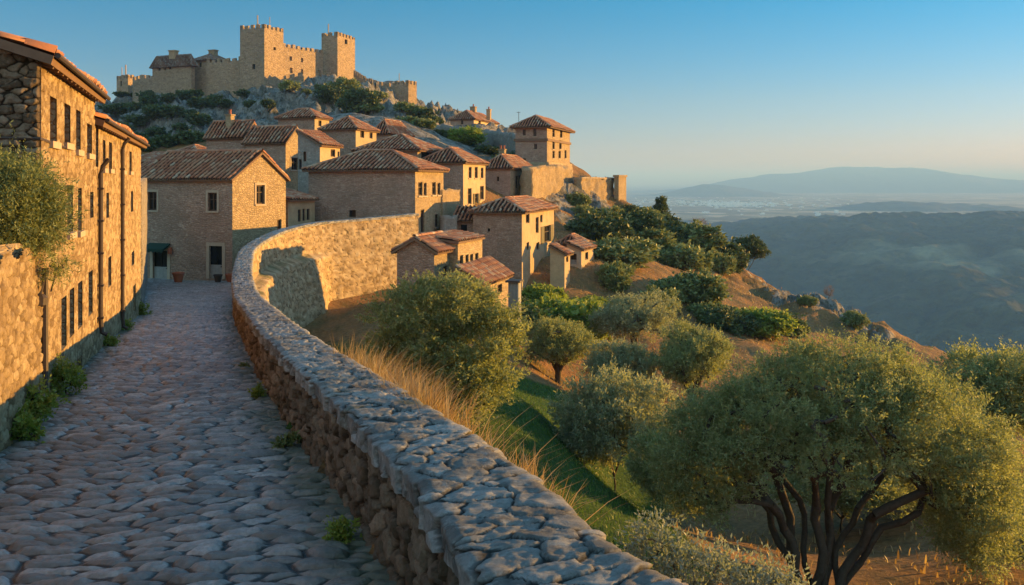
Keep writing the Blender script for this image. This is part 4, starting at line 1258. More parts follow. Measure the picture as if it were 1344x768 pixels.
h17 = make_house('stone_house', 'tall square house with a pyramid-like tile roof standing free above the bright green bushes', 685, 62, 15, 621, 727, 277.5, 392, 'hip', 261,
    [(640, 300, 643, 304)], [(690, 281, 695, 293), (691, 318, 694.5, 328), (703, 285, 707, 306), (709, 282, 712, 292), (714, 296, 722, 318, 'shutter'), (704, 318, 708, 328)], ('brick', 'render'), seed=23, ov=.32)
make_house('annex_house', 'low shaded annex with a tile lean-to roof against the left of the tall square house', 627, 63.2, 15, 596, 634, 288, 345, 'front', None,
    [(604, 295, 613, 306, 'dark')], (), ('brick', 'brick'), seed=24, rise=.8)
h18 = make_house('gable_house', 'small gabled house with a brown shaded front just above the big round bush', 570, 46, 17, 521, 601, 329, 410, 'y', None,
    (), [(582, 349, 588, 372)], ('brick', 'gold_fine'), seed=25, rise=.62, ov=.3)
make_house('flat_house', 'low sunlit house with four tall windows and a flat parapet behind the small gable', 601, 48, 17, 560, 633, 318, 415, 'right', None,
    (), [(603.5, 335, 608, 360), (611, 334, 615, 359), (617, 333.5, 621, 358), (623.5, 332, 628, 356)], ('gold_fine', 'gold_fine'), seed=26, rise=.25, ov=.12)
make_house('lean_to_house', 'low house with a bright red lean-to roof behind the big round bush', 629, 44, 17, 600, 668, 372, 430, 'right', None,
    (), [(653, 373, 659, 385), (651, 403, 656, 413)], ('gold', 'gold_fine'), seed=27, rise=.75, ov=.25)
sh = House('garden_shed', 'narrow grey plank shed against the red lean-to roof house', 'shed', 680.5, 45.5, 17, 667, 684, 371, 425, ('palewood', 'palewood'))
sh.walls(shed='front', rise=.12)
mb = MB(); mb.box((-sh.hx - .12, -sh.hy - .15, sh.H + .0), (sh.hx + .12, sh.hy + .1, sh.H + .1)); mb.build('roof', M['iron'], sh.t)
mb = MB()
for k in range(7):
    u = -sh.hx + .04 + k * (2 * sh.hx - .08) / 6
    mb.box((u - .02, -sh.hy - .03, .1), (u + .02, -sh.hy - .002, sh.H - .05))
mb.build('batten', M['palewood'], sh.t)
make_house('cottage', 'small cottage with a pinkish door and red roof at the edge of the hillside', 763, 67, 20, 744, 779, 327, 392, 'right', None,
    [(749, 333, 757, 347, 'door')], [(768, 331, 772, 341)], ('plaster', 'render'), seed=28, rise=.45)
make_house('cottage', 'low cottage with a sloping red roof in front of the pink-doored cottage', 741, 63.5, 20, 722, 748, 333, 405, 'right', None,
    (), [(743, 337, 746, 344)], ('render', 'render'), seed=29, rise=.55)
make_house('cottage', 'small back cottage whose red roof shows above the two hillside cottages', 757, 72, 20, 734, 768, 319, 345, 'hip', 312,
    (), (), ('render', 'render'), seed=30)
# roofs behind the two-storey house
make_house('stone_house', 'low house behind the two-storey house showing only its bright tile ridge', 262, 72, 15, 214, 300, 205, 250, 'hip', 193,
    (), (), seed=31)
make_house('stone_house', 'low house at far left showing a sagging tile roof beside the lane buildings', 214, 66, 10, 168, 250, 214, 260, 'front', None,
    (), (), seed=32, rise=.9)
make_house('stone_house', 'tiny house whose red roof peeps between the lane building and the square house', 196, 60, 10, 176, 215, 226, 270, 'front', None,
    (), (), seed=33, rise=.6)

# --- tower house and the walls round it
ht = House('tower_house', 'three-storey square tower house with a pyramid roof and dark string course at the village edge', 'tower', 718, 97, 17, 676.5, 748, 163.5, 258, ('brick', 'gold_fine'))
ht.windows('F', [(686, 170, 690, 178), (700, 169, 704, 179), (701, 189, 705, 196), (686, 208, 690, 214)], 'sill')
ht.windows('R', [(725, 170, 728, 180), (735, 171, 738, 181), (725, 184, 728, 196), (734, 184, 737, 196), (725, 198, 728, 208), (733, 198, 736, 208), (741, 197, 743.5, 208)], 'sill')
ht.walls(); ht.roof('hip', rise_of(ht, 156), ov=.55, seed=40)
mb = MB(); zc = ZP(185, 97) - ht.z0
for (lo, hi) in (((-ht.hx - .14, -ht.hy - .14), (ht.hx + .14, -ht.hy - .003)), ((ht.hx + .003, -ht.hy - .003), (ht.hx + .14, ht.hy + .14)), ((-ht.hx - .14, ht.hy + .003), (ht.hx + .003, ht.hy + .14)), ((-ht.hx - .14, -ht.hy - .003), (-ht.hx - .003, ht.hy + .003))):
    mb.box((lo[0], lo[1], zc), (hi[0], hi[1], zc + .28))
mb.build('string_course', M['eave'], ht.t)
mb = MB(); mb.tube([(-ht.hx + .3, -ht.hy + .3, ht.H), (-ht.hx + .3, -ht.hy + .3, ht.H + 1.5)], .03, 6); mb.tube([(-ht.hx + .05, -ht.hy + .3, ht.H + 1.45), (-ht.hx + .5, -ht.hy + .3, ht.H + 1.45)], .025, 6); mb.build('antenna', M['iron'], ht.t)
# battered plinth under the tower
mb = MB()
zp = ZP(213, 97) - ht.z0
e = .9
lo = [(-ht.hx - .1, -ht.hy - e), (ht.hx + e, -ht.hy - e), (ht.hx + e, ht.hy + .1), (-ht.hx - .1, ht.hy + .1)]
hi = [(-ht.hx - .1, -ht.hy - .25), (ht.hx + .25, -ht.hy - .25), (ht.hx + .25, ht.hy + .1), (-ht.hx - .1, ht.hy + .1)]
for k in range(4):
    a, b, c, d = lo[k], lo[(k + 1) % 4], hi[(k + 1) % 4], hi[k]
    mb.face([(*a, -1.0), (*b, -1.0), (*c, zp), (*d, zp)])
mb.face([(*p, zp) for p in hi])
mb.build('plinth', M['gold'], ht.t)

hs = make_house('hilltop_house', 'low house with a hipped roof and rooftop shrubs standing alone on the skyline', 622, 128, 17, 591, 653, 155.5, 185, 'hip', 148.5,
    [(605, 158, 608, 163)], [(628, 157, 631, 167), (644, 160, 647, 165)], ('brick', 'render'), seed=41)
chimney(hs.rf, -.3, .2, hs.H + .4, hs.H + hs.rise + .9, .8, True, 1); chimney(hs.rf, 2.0, .8, hs.H + .2, hs.H + hs.rise + .5, .6, True, 1)

def wpts(lst):
    out = []
    for (px, d, top, base) in lst:
        out.append((W(px, 0, d)[0], d, ZP(top, d), ZP(base, d)))
    return out
wall_run('retaining_wall', 'long shaded grey retaining wall below the skyline house', wpts([(567, 122, 163, 205), (600, 119, 166, 210), (640, 116, 172, 215), (678, 108, 177, 225)]), 1.0, 'grey_rubble', group='village retaining walls', seed=50, rough=.3)
wall_run('retaining_wall', 'tall sunlit retaining wall below the tower house', wpts([(699, 84.5, 221, 275), (716, 89, 219, 270), (735, 93, 217, 262), (752, 97, 222, 255)]), 1.2, 'gold', group='village retaining walls', seed=51, rough=.25)
wall_run('garden_wall', 'small sunlit garden wall between the long house and the house with two rows of windows', wpts([(581, 63.5, 249, 300), (604, 68, 249, 300)]), .6, 'gold', group='village retaining walls', seed=52, rough=.12)
wall_run('garden_wall', 'short shaded wall below the sunlit garden wall', wpts([(581, 61.8, 283, 330), (600, 62.6, 284, 330)]), .5, 'grey_rubble', group='village retaining walls', seed=53, rough=.12)
bw = wall_run('bastion_wall', 'sunlit bastion wall ending the village on the rock spur', wpts([(763, 95, 234, 262), (780, 98.5, 234, 268), (806, 104, 234.5, 275)]), 1.0, 'gold', cap='trim', seed=54, rough=.3)
bt = House('bastion_turret', 'square corner turret at the far end of the bastion wall', 'turret', 812, 102.5, 35, 806, 822, 232.5, 285, ('brick', 'gold'))
mb = MB(); mb.box((-bt.hx, -bt.hy, -2), (bt.hx, bt.hy, bt.H)); mb.box((-bt.hx - .1, -bt.hy - .1, bt.H), (bt.hx + .1, bt.hy + .1, bt.H + .25)); mb.build('masonry', M['gold'], bt.t)

# ------------------------------------------------------------------ the castle
castle = thing('hilltop_castle', 'large golden castle with crenellated towers and curtain walls on the rocky hilltop', 'castle')
def merlons(mb, p0, p1, z0, z1=None, w=.8, gap=.6, th=.5, h=1.0):
    """a crenellated strip: one joined run of low wall and merlons"""
    p0 = Vector(p0); p1 = Vector(p1); z1 = z0 if z1 is None else z1
    D = Vector((p1.x - p0.x, p1.y - p0.y, 0)); L = D.length; D.normalize()
    Nn = Vector((D.y, -D.x, 0))
    n = max(2, int(round(L / (w + gap))))
    t = 0.0; segs = []
    step = L / (n + w / (w + gap) - 1) if n > 1 else L
    wm, wg = step * w / (w + gap), step * gap / (w + gap)
    for k in range(n):
        hk = h * random.choice((.75, .95, 1, 1.05, .9, 1))
        segs.append((t, t + wm, hk)); t += wm
        if k < n - 1:
            segs.append((t, t + wg, .12)); t += wg
    for (a, b, hk) in segs:
        P = []
        for (tt_, zz) in ((a, 0), (b, 0), (b, hk), (a, hk)):
            P.append(Vector((p0.x, p0.y, z0 + (z1 - z0) * tt_ / L + zz)) + D * tt_)
        Q = [p - Nn * th for p in P]
        mb.face(P); mb.face(Q[::-1])
        mb.face([P[3], P[2], Q[2], Q[3]]); mb.face([P[1], Q[1], Q[2], P[2]]); mb.face([P[0], P[3], Q[3], Q[0]])
def weld(o):
    import bmesh
    bm = bmesh.new(); bm.from_mesh(o.data); bmesh.ops.remove_doubles(bm, verts=bm.verts, dist=.002); bm.to_mesh(o.data); bm.free()
    return o
def castle_block(name, cx, d, yaw, lx, rx, top, base, crenel=True, wf=(), wr=(), mats=('castle', 'castle'), roof=None, ws=1.0):
    h = House.__new__(House)
    a = R(yaw); h.d = d; h.a = a
    h.uL = (-math.cos(a), math.sin(a)); h.uR = (math.sin(a), math.cos(a)); h.C = ((cx - CX) / F * d, d)
    h.wl = h.solve(h.uL, lx); h.wr = h.solve(h.uR, rx); h.z1 = ZP(top, d); h.z0 = ZP(base, d); h.H = h.z1 - h.z0
    cx_, cy_ = h.C[0] + (h.uL[0] * h.wl + h.uR[0] * h.wr) / 2, h.C[1] + (h.uL[1] * h.wl + h.uR[1] * h.wr) / 2
    h.hx, h.hy = h.wl / 2, h.wr / 2
    h.front = (Vector((-h.hx, -h.hy, 0)), Vector((1, 0, 0)), Vector((0, -1, 0))); h.right = (Vector((h.hx, -h.hy, 0)), Vector((0, 1, 0)), Vector((1, 0, 0)))
    hf = [h.hole('F', *w) for w in wf]; hr = [h.hole('R', *w) for w in wr]
    mb = MB()
    wall_face(mb, *h.front, h.wl, h.H, hf, depth=.5, m=0); wall_face(mb, *h.right, h.wr, h.H, hr, depth=.5, m=1)
    wall_face(mb, Vector((h.hx, h.hy, 0)), Vector((-1, 0, 0)), Vector((0, 1, 0)), h.wl, h.H, [], m=0)
    wall_face(mb, Vector((-h.hx, h.hy, 0)), Vector((0, -1, 0)), Vector((-1, 0, 0)), h.wr, h.H, [], m=1)
    if not roof:
        zt = h.H - .05
        mb.face([(-h.hx, -h.hy, zt), (h.hx, -h.hy, zt), (h.hx, h.hy, zt), (-h.hx, h.hy, zt)], 0)
    o = mb.build(name, [M[mats[0]], M[mats[1]]], castle)
    o.location = (cx_, cy_, h.z0); o.rotation_euler = (0, 0, -a)
    for face, hs_ in ((h.front, hf), (h.right, hr)):
        for q in hs_:
            p = MB(); p.obox(face[0], face[1], ZV, face[2], q[0], q[2], q[1], q[3], -.6, -.45); p.build('window', M['glass'], o)
    if crenel:
        mb = MB(); c = [(-h.hx, -h.hy), (h.hx, -h.hy), (h.hx, h.hy), (-h.hx, h.hy)]
        for k in range(4):
            a_, b_ = c[k], c[(k + 1) % 4]
            merlons(mb, (*a_, 0), (*b_, 0), h.H + .003)
        weld(mb.build('battlement', M[mats[1]], o))
    h.o = o
    if roof:
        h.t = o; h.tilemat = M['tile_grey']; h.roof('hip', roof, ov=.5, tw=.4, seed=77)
    return h
random.seed(9)
keep = castle_block('keep', 347, 200, 22, 315, 372, 37, 135, True, [(331, 84, 335, 91)], [(359, 62, 362, 66)])
castle_block('east_tower', 443, 220, 22, 422, 466, 47, 122, True, (), [(452.5, 52, 456, 58)])
castle_block('end_tower', 536, 199, 25, 518, 547, 111, 152, True)
castle_block('west_turret', 168, 216, 22, 153, 176, 103, 140, True, [(158, 106, 160, 113)])
lod1 = castle_block('lodging', 251, 205, 22, 200, 256, 80, 140, False, [(208, 87, 210.5, 93), (215.5, 86, 218, 92), (221.5, 86, 224.5, 91)], (), roof=1.6)
lod2 = castle_block('lodging', 278, 207, 22, 251, 308, 77.5, 135, False, [(261, 82, 264.5, 88)], (), roof=1.7)
for _l in (lod1, lod2):
    mb = MB(); mb.box((-.9, -.6, _l.H + .8), (.9, .6, _l.H + 2.6)); mb.box((-1.05, -.75, _l.H + 2.6), (1.05, .75, _l.H + 2.85)); mb.build('chimney', M['gold'], _l.o)
castle_block('curtain_wall', 371, 209, 33, 369.5, 424, 62, 125, True, (), [(380, 74, 383.5, 80), (395, 76, 398, 82), (380.5, 89, 384, 96), (395, 91, 398, 97), (417, 92, 421, 100)])
def castle_wall(lst, name='curtain_wall', th=1.6, wins=()):
    P = wpts(lst)
    mb = MB(); mm = MB()
    for i in range(len(P) - 1):
        a, b = Vector(P[i][:3]), Vector(P[i + 1][:3])
        D = Vector((b.x - a.x, b.y - a.y, 0)).normalized(); Nn = Vector((D.y, -D.x, 0))
        pts8 = []
        for k, p in ((0, P[i]), (1, P[i + 1])):
            e = D * (-.02 if k == 0 else .02)
            for (zz, o) in ((p[3], 0), (p[2], 0), (p[2], -th), (p[3], -th)):
                q = Vector((p[0], p[1], zz)) + Nn * o + e
                pts8.append(q)
        for f in ((0, 4, 5, 1), (1, 5, 6, 2), (2, 6, 7, 3), (0, 1, 2, 3), (4, 7, 6, 5)):
            mb.face([pts8[k] for k in f])
        merlons(mm, a, b, a.z + .003, b.z + .003)
    o = mb.build(name, M['castle'], castle)
    weld(mm.build('battlement', M['castle'], o))
    return o
castle_wall([(271, 207, 83, 135), (296, 205, 82.5, 135), (318, 204, 79, 135)])
castle_wall([(464, 219, 97, 130), (478, 213, 106, 140), (492, 207, 111, 145), (506, 203.5, 114, 148), (520, 202, 115, 150)])
castle_wall([(504, 196, 131, 152), (518, 195, 134, 155), (531, 195, 137, 158)])
castle_wall([(174, 214, 107, 135), (186, 212, 103, 135), (201, 210, 104, 135)])
for (px, d, z0, h_) in ((338, 205, 37, 3.0), (354, 205, 37, 2.6), (431, 223, 47, 3.0), (160, 218, 102, 2.6), (165, 218, 102, 3.2), (524, 203, 110, 2.4)):
    p = W(px, z0, d)
    mb = MB(); mb.tube([p + Vector((0, 0, -1)), p + Vector((0, 0, h_))], .09 if h_ < 2.8 else .16, 6); mb.build('mast', M['trim'], castle)

# ------------------------------------------------------------------ trees, shrubs and grass
def unit(v):
    return v / (np.linalg.norm(v, axis=-1, keepdims=True) + 1e-9)
def leaf_mesh(name, base, dirs, size, ratio, mat, tone, rng, curl=.25):
    """one small bent diamond per leaf"""
    n = len(base)
    L = size * (.6 + .8 * rng.random(n))[:, None]
    side = unit(np.cross(dirs, unit(rng.normal(size=(n, 3)))))
    up = unit(np.cross(side, dirs))
    mid = base + dirs * L * .5 + up * L * curl * .25
    tip = base + dirs * L
    Wd = L * ratio * .5
    V = np.stack([base, mid + side * Wd, tip, mid - side * Wd], 1).reshape(-1, 3)
    q = np.arange(n * 4).reshape(-1, 4)
    c = np.repeat(np.clip(tone, 0, 1), 4)
    return mesh_np(name, V, q, mat, np.stack([c, c, c], -1))
def clumps(lobes, n, rng, fill=.45, keep=None):
    if keep is not None:
        C, D, P = clumps(lobes, n * 2, rng, fill)
        k = np.where(keep(C))[0][:n]
        return C[k], D[k], P[k]
    vol = np.array([l[3] * l[4] * l[5] for l in lobes]) ** (2 / 3)
    pick = rng.choice(len(lobes), n, p=vol / vol.sum())
    d = unit(rng.normal(size=(n, 3)))
    r = (fill + (1 - fill) * rng.random(n) ** .6)
    lb = np.array(lobes)[pick]
    return lb[:, :3] + d * lb[:, 3:] * r[:, None], unit(d / lb[:, 3:]), pick
def crown(name, lobes, n_cl, twigs, leaves, rc, size, ratio, mat, rng, fill=.45, up=.35, droop=0.0, spread=.8, keep=None):
    C, D, _ = clumps(lobes, n_cl, rng, fill, keep)
    n_cl = len(C)
    tone = rng.random(n_cl)
    nt = n_cl * twigs
    ci = np.repeat(np.arange(n_cl), twigs)
    td = unit(D[ci] * .9 + rng.normal(size=(nt, 3)) * spread + np.array([0, 0, up - droop]))
    tl = rc * (.5 + .9 * rng.random(nt))
    tb = C[ci] + rng.normal(size=(nt, 3)) * rc * .35
    li = np.repeat(np.arange(nt), leaves)
    t = rng.random(len(li))
    p = tb[li] + td[li] * (tl[li] * t)[:, None] + rng.normal(size=(len(li), 3)) * rc * .05
    ld = unit(td[li] * .8 + rng.normal(size=(len(li), 3)) * .75 + np.array([0, 0, .1]))
    tn = .25 + .3 * tone[ci[li]] + .45 * rng.random(len(li)) + .12 * (t - .5)
    return leaf_mesh(name, p, ld, size, ratio, mat, tn, rng), C
def skeleton(stems, targets, rng, base_r, tip_r=.008, sides=5, wob=.12, sag=.0):
    pos = []; par = []
    for st_ in stems:
        prev = -1
        for p in st_:
            pos.append(np.array(p, float)); par.append(prev); prev = len(pos) - 1
    root = np.array(stems[0][0], float)
    order = np.argsort(np.linalg.norm(targets - root, axis=1))
    for i in order:
        T = targets[i]
        A = np.array(pos)
        dist = np.linalg.norm(A - T, axis=1)
        pen = np.where(A[:, 2] > T[2] + .1, .6, 0) + np.where(A[:, 2] < root[2] + .25 * (T[2] - root[2]), .8, 0)
        k = int(np.argmin(dist + pen * dist))
        n = max(2, int(dist[k] / .35))
        a = pos[k]; prev = k
        bend = rng.normal(size=3) * wob * dist[k]
        for j in range(1, n + 1):
            t = j / n
            p = a + (T - a) * t + bend * math.sin(math.pi * t) + np.array([0, 0, .12 * dist[k] * math.sin(math.pi * t)]) + rng.normal(size=3) * .012 * dist[k]
            pos.append(p); par.append(prev); prev = len(pos) - 1
    n = len(pos); pos = np.array(pos); par = np.array(par)
    acc = np.zeros(n); kids = np.bincount(par[par >= 0], minlength=n)
    for i in range(n - 1, -1, -1):
        if kids[i] == 0: acc[i] += tip_r ** 2.1
        if par[i] >= 0: acc[par[i]] += acc[i]
    rad = acc ** (1 / 2.1); rad *= base_r / rad[0] if rad[0] > base_r * .2 else 1
    rad = np.maximum(rad, tip_r)
    ch = np.where(par >= 0)[0]
    a = pos[par[ch]]; b = pos[ch]; ra = np.minimum(rad[par[ch]], rad[ch] * 1.35); rb = rad[ch]
    d = unit(b - a); s1 = unit(np.cross(d, np.array([.31, .42, .85]))); s2 = np.cross(d, s1)
    an = np.linspace(0, 2 * np.pi, sides, endpoint=False)
    ring = np.cos(an)[None, :, None] * s1[:, None] + np.sin(an)[None, :, None] * s2[:, None]
    a2 = a - d * (ra * .25)[:, None]; b2 = b + d * (rb * .25)[:, None]
    V = np.concatenate([a2[:, None] + ring * ra[:, None, None], b2[:, None] + ring * rb[:, None, None]], 1)
    m = len(ch); k = np.arange(sides)
    q = np.stack([k, (k + 1) % sides, (k + 1) % sides + sides, k + sides], -1)
    Q = (np.arange(m)[:, None, None] * 2 * sides + q[None]).reshape(-1, 4)
    return V.reshape(-1, 3), Q
def tree_meshes(name, lobes, n_cl, twigs, leaves, rc, size, ratio, mat, seed, stems=None, base_r=.12, n_t=60, fill=.45, up=.35, droop=0, spread=.8, bark='bark', tip=.008, keep=None, tmin=-9):
    rng = np.random.default_rng(seed)
    cm, C = crown(name + '_crown', lobes, n_cl, twigs, leaves, rc, size, ratio, M[mat], rng, fill, up, droop, spread, keep)
    if stems is None:
        z = min(l[2] for l in lobes) * .8
        stems = [[(0, 0, -.3), (.03, 0, z * .4), (-.02, .03, z * .75), (.0, .0, z)]]
    Ck = C[C[:, 2] > tmin]
    T = Ck[rng.choice(len(Ck), min(n_t, len(Ck)), replace=False)] * np.array([.93, .93, .97])
    V, Q = skeleton(stems, T, rng, base_r, tip)
    return mesh_np(name + '_trunk', V, Q, M[bark], None, True), cm
def plant(name, label, cat, loc, meshes, rz=0.0, scale=1.0, group=None, parts=('trunk', 'crown')):
    t = thing(name, label, cat, loc, rz, group)
    t.scale = (scale, scale, scale) if isinstance(scale, (int, float)) else scale
    for nm, me in zip(parts, meshes):
        if me is not None:
            link(nm, me, t)
    return t
def on_ground(px, d, dz=0.0):
    x = (px - CX) / F * d
    return (x, d, ground(x, d) + dz)

# the large olive at the lower right
def big_keep(C):
    x, y, z = C.T
    floor = np.interp(x, [-3.6, -2.4, -1.4, -.6, .8, 1.9, 2.6, 3.6], [1.9, 2.2, 3.0, 3.45, 3.5, 3.0, 1.3, .6])
    return z > floor + .15 * np.sin(x * 5 + y * 3)
big_lobes = [(0, 0, 3.9, 2.5, 2.3, 1.55), (-1.75, .1, 3.35, 1.75, 1.7, 1.35), (1.9, -.1, 3.55, 2.0, 1.9, 1.5), (3.1, .1, 2.35, 1.25, 1.4, 1.5), (.7, .4, 4.6, 1.7, 1.6, 1.15),
             (-2.6, -.2, 2.75, .95, 1.0, .95), (2.5, -.8, 2.0, 1.2, 1.0, 1.1), (-.4, 1.4, 3.1, 2.0, 1.2, 1.3), (3.3, 0, 1.5, .8, .9, .8)]
rng = np.random.default_rng(8)
stems = []
for (bx, by, tx, ty, tz) in ((-.5, 0, -2.0, .1, 3.0), (-.42, .15, -1.3, .3, 3.2), (-.2, .1, -.75, .2, 3.4), (-.12, -.1, -.25, -.3, 3.5), (.05, -.05, .3, -.1, 3.5), (.1, .1, .8, .4, 3.4), (.2, .05, 1.35, .1, 3.2), (.26, -.08, 1.9, -.2, 3.0), (.3, .02, 2.4, -.1, 2.6), (-.4, -.05, -1.6, -.3, 2.6)):
    s_ = []
    for k in range(8):
        t = k / 7
        s_.append((bx + (tx * .55 - bx) * t ** 1.35 + .09 * math.sin(t * 9 + bx * 30), by + (ty - by) * t + .09 * math.cos(t * 8 + tx), -.5 + (tz * .62 + .5) * t ** .95))
    stems.append(s_)
rng = np.random.default_rng(8)
cm_, C_ = crown('big_olive_crown', big_lobes, 1250, 18, 14, .30, .066, .30, M['olive'], rng, .62, .3, 0, .8, big_keep)
T_ = C_[(C_[:, 2] > 2.3)] * np.array([.93, .93, .97])
T_ = T_[rng.choice(len(T_), 420, replace=False)]
ends_ = np.array([s[-1] for s in stems])
own = np.argmin(np.abs(T_[:, None, 0] - ends_[None, :, 0] * 1.45) + .5 * np.abs(T_[:, None, 1] - ends_[None, :, 1] * 2) + rng.random((420, len(stems))) * .7, axis=1)
vv, qq, nn = [], [], 0
for k, s in enumerate(stems):
    if (own == k).sum() < 2: continue
    V_, Q_ = skeleton([s], T_[own == k], rng, (.075, .095, .07, .10)[k % 4], .010, 6, .14)
    vv.append(V_); qq.append(Q_ + nn); nn += len(V_)
tm = (mesh_np('big_olive_trunk', np.concatenate(vv), np.concatenate(qq), M['bark'], None, True), cm_)
plant('olive_tree', 'largest olive tree, spreading many dark stems at the lower right of the grove', 'tree', on_ground(1078, 19.2), tm, 0, (1.0, 1.0, .95), 'olive trees in the grove')

def olive_kind(seed, w=2.1, h=1.45, zc=2.35, mat='olive', n_cl=430, lean=0.0):
    r = np.random.default_rng(seed)
    lobes = [(0, 0, zc, w * .78, w * .75, h * .85)]
    for k in range(7):
        a = 2 * math.pi * k / 7 + r.random() * .6
        rr = w * (.42 + .18 * r.random())
        lobes.append((rr * math.cos(a) + lean, rr * math.sin(a), zc + h * (r.random() * .75 - .42), w * (.42 + .16 * r.random()), w * .5, h * (.5 + .2 * r.random())))
    st_ = [[(0, 0, -.4), (.04, .0, .3), (-.03, .03, .75), (.02, 0, zc - h * .65)], [(0, 0, .55), (.28, .1, 1.0), (.6 + lean, .1, zc - .5)], [(0, 0, .6), (-.25, -.1, 1.1), (-.55 + lean, .1, zc - .45)]]
    return tree_meshes('olive', lobes, n_cl, 13, 10, .30, .095, .34, mat, seed, st_, .2, 70, tip=.012, fill=.5, up=.35, keep=lambda C: C[:, 2] > zc - h * .62 + .1 * np.sin(C[:, 0] * 4))
OL = [olive_kind(21), olive_kind(22, 2.0, 1.5, 2.3), olive_kind(23, 1.8, 1.4, 2.1, 'olive_pale'), olive_kind(24, 2.3, 1.3, 2.5, 'olive_pale')]
G = 'olive trees in the grove'
plant('olive_tree', 'round silvery olive tree with a short dark trunk standing in the green lawn', 'tree', on_ground(806, 30.5), OL[2], .3, (1.1, 1.1, 1.3), G)
plant('olive_tree', 'small dark olive tree half hidden by the left side of the largest olive', 'tree', on_ground(893, 26), OL[1], 1.2, .78, G)
plant('olive_tree', 'dim grey olive tree with a dark trunk farthest left in the grove', 'tree', on_ground(733, 46), OL[0], 2.2, (.85, .85, .9), G)
plant('olive_tree', 'leaning olive tree with forked dark limbs in the middle of the grove', 'tree', on_ground(908, 42.5), OL[0], .0, (.95, .95, 1.08), G)
plant('olive_tree', 'sunlit olive tree directly behind the round silvery one', 'tree', on_ground(812, 43.5), OL[2], 2.6, (.95, .95, .92), G)
plant('olive_tree', 'wide pale olive tree in the back row of the grove', 'tree', on_ground(832, 53), OL[3], 4.0, (1.15, 1.15, 1.05), G)
plant('olive_tree', 'sunlit olive tree seen through the stems of the largest olive', 'tree', on_ground(1105, 27), OL[1], 2.4, (1.1, 1.1, .8), G)
plant('olive_tree', 'olive tree behind the right-hand stems of the largest olive', 'tree', on_ground(1195, 29), OL[0], 4.1, (1.1, 1.1, .85), G)
plant('olive_tree', 'shadowed olive tree cut by the right picture edge behind the largest olive', 'tree', on_ground(1305, 32), OL[1], 3.3, (1.25, 1.25, 1.2), G)
plant('olive_tree', 'dark low olive tree at the bottom right corner under the largest olive', 'tree', on_ground(1312, 21), OL[1], .8, (.85, .85, .6), G)

# the big round bush beside the parapet
bl = [(0, 0, 2.3, 1.75, 1.6, 1.6), (-.9, 0, 2.7, 1.1, 1.1, 1.05), (.95, -.1, 1.7, 1.25, 1.2, 1.3), (.3, .1, 3.1, 1.0, 1.0, .9), (-.9, -.2, 1.4, 1.0, 1.0, 1.0), (1.25, 0, 2.3, .9, .9, .9), (.2, -.7, 1.1, 1.3, .9, .95)]
tm = tree_meshes('round_bush', bl, 560, 15, 11, .28, .085, .36, 'olive', 31, [[(0, 0, -.4), (0.05, 0, .3), (-.05, 0, .9), (.05, 0, 1.6)], [(0, 0, 0), (.5, 0, .8), (.9, 0, 1.4)], [(0, 0, 0), (-.4, 0, .8), (-.7, 0, 1.8)]], .16, 80, fill=.55)
plant('round_bush', 'big round yellow-green bush right against the outer side of the parapet', 'bush', on_ground(583, 26.0), tm, 0, (1.12, 1.1, 1.06))

# hillside bushes, four kinds shared by copies
def bush_kind(seed, mat, size=.17, n_cl=130, ratio=.5, flat=.75, tw=9, lv=7):
    r = np.random.default_rng(seed)
    lobes = [(0, 0, .75 * flat, .9, .9, .75 * flat)]
    for k in range(6):
        a = 2 * math.pi * k / 6 + r.random()
        lobes.append((.6 * math.cos(a), .6 * math.sin(a), flat * (.45 + .6 * r.random()), .5, .5, .5 * flat))
    return tree_meshes('bush', lobes, n_cl, tw, lv, .24, size, ratio, mat, seed, [[(0, 0, -.3), (0, .02, .1), (0, 0, .4)]], .07, 30, fill=.55)
BK = {'shrub': [bush_kind(41, 'shrub'), bush_kind(42, 'shrub', flat=.95), bush_kind(43, 'dark', flat=.85)], 'green': [bush_kind(44, 'green', .15, 200), bush_kind(45, 'green', .15, 200, flat=.95)],
      'far': [bush_kind(46, 'dark', .30, 55, .6, .7, 7, 5), bush_kind(47, 'shrub', .30, 55, .6, .6, 7, 5)]}
def bush(label, px, py, scale, kind, idx, d=None, group=None, name='bush', cat='bush'):
    if d is None:
        x, y, z = ray_ground(px, py)
    else:
        x, y, z = on_ground(px, d)
    rng_ = random.Random(px * 7 + py)
    sj = (scale, scale, scale) if isinstance(scale, float) else scale
    scale = (sj[0] * rng_.uniform(.85, 1.25), sj[1] * rng_.uniform(.85, 1.25), sj[2] * rng_.uniform(.8, 1.2))
    return plant(name, label, cat, (x, y, z - .05 - .22 * (scale if isinstance(scale, float) else scale[2])), BK[kind][idx], rng_.random() * 6, scale, group, ('stem', 'foliage'))
GB = 'bushes around the village foot'
bush('largest bright green bush below the tall square house', 742, 404, (2.45, 2.3, 1.95), 'green', 0, 56, GB)
bush('smaller bright green bush against the wall of the tall square house', 712, 358, (1.25, 1.25, 1.2), 'green', 1, 61, GB)
bush('low green bush between the cottages and the largest bright green bush', 770, 378, (1.5, 1.5, .9), 'green', 0, 62, GB)
bush('green bush hugging the grey retaining wall below the skyline house', 612, 200, (2.0, 2.0, 1.3), 'green', 1, 112, GB)
bush('dark bush at the foot of the tower house front', 683, 215, (1.4, 1.4, 1.5), 'shrub', 2, 103, GB)
bush('bush on the rock between the castle slope and the grey retaining wall', 556, 190, (1.6, 1.6, 1.0), 'shrub', 0, 112, GB)
bush('small bush left of the one on the rock under the grey retaining wall', 535, 168, (1.3, 1.3, .9), 'shrub', 1, 118, GB)
bush('dark bush under the left end of the grey retaining wall', 578, 196, (1.3, 1.3, .9), 'shrub', 2, 113, GB)
bush('dark bush low between the green retaining wall bush and the house with the chimney cluster', 640, 206, (1.5, 1.5, .9), 'shrub', 2, 108, GB)
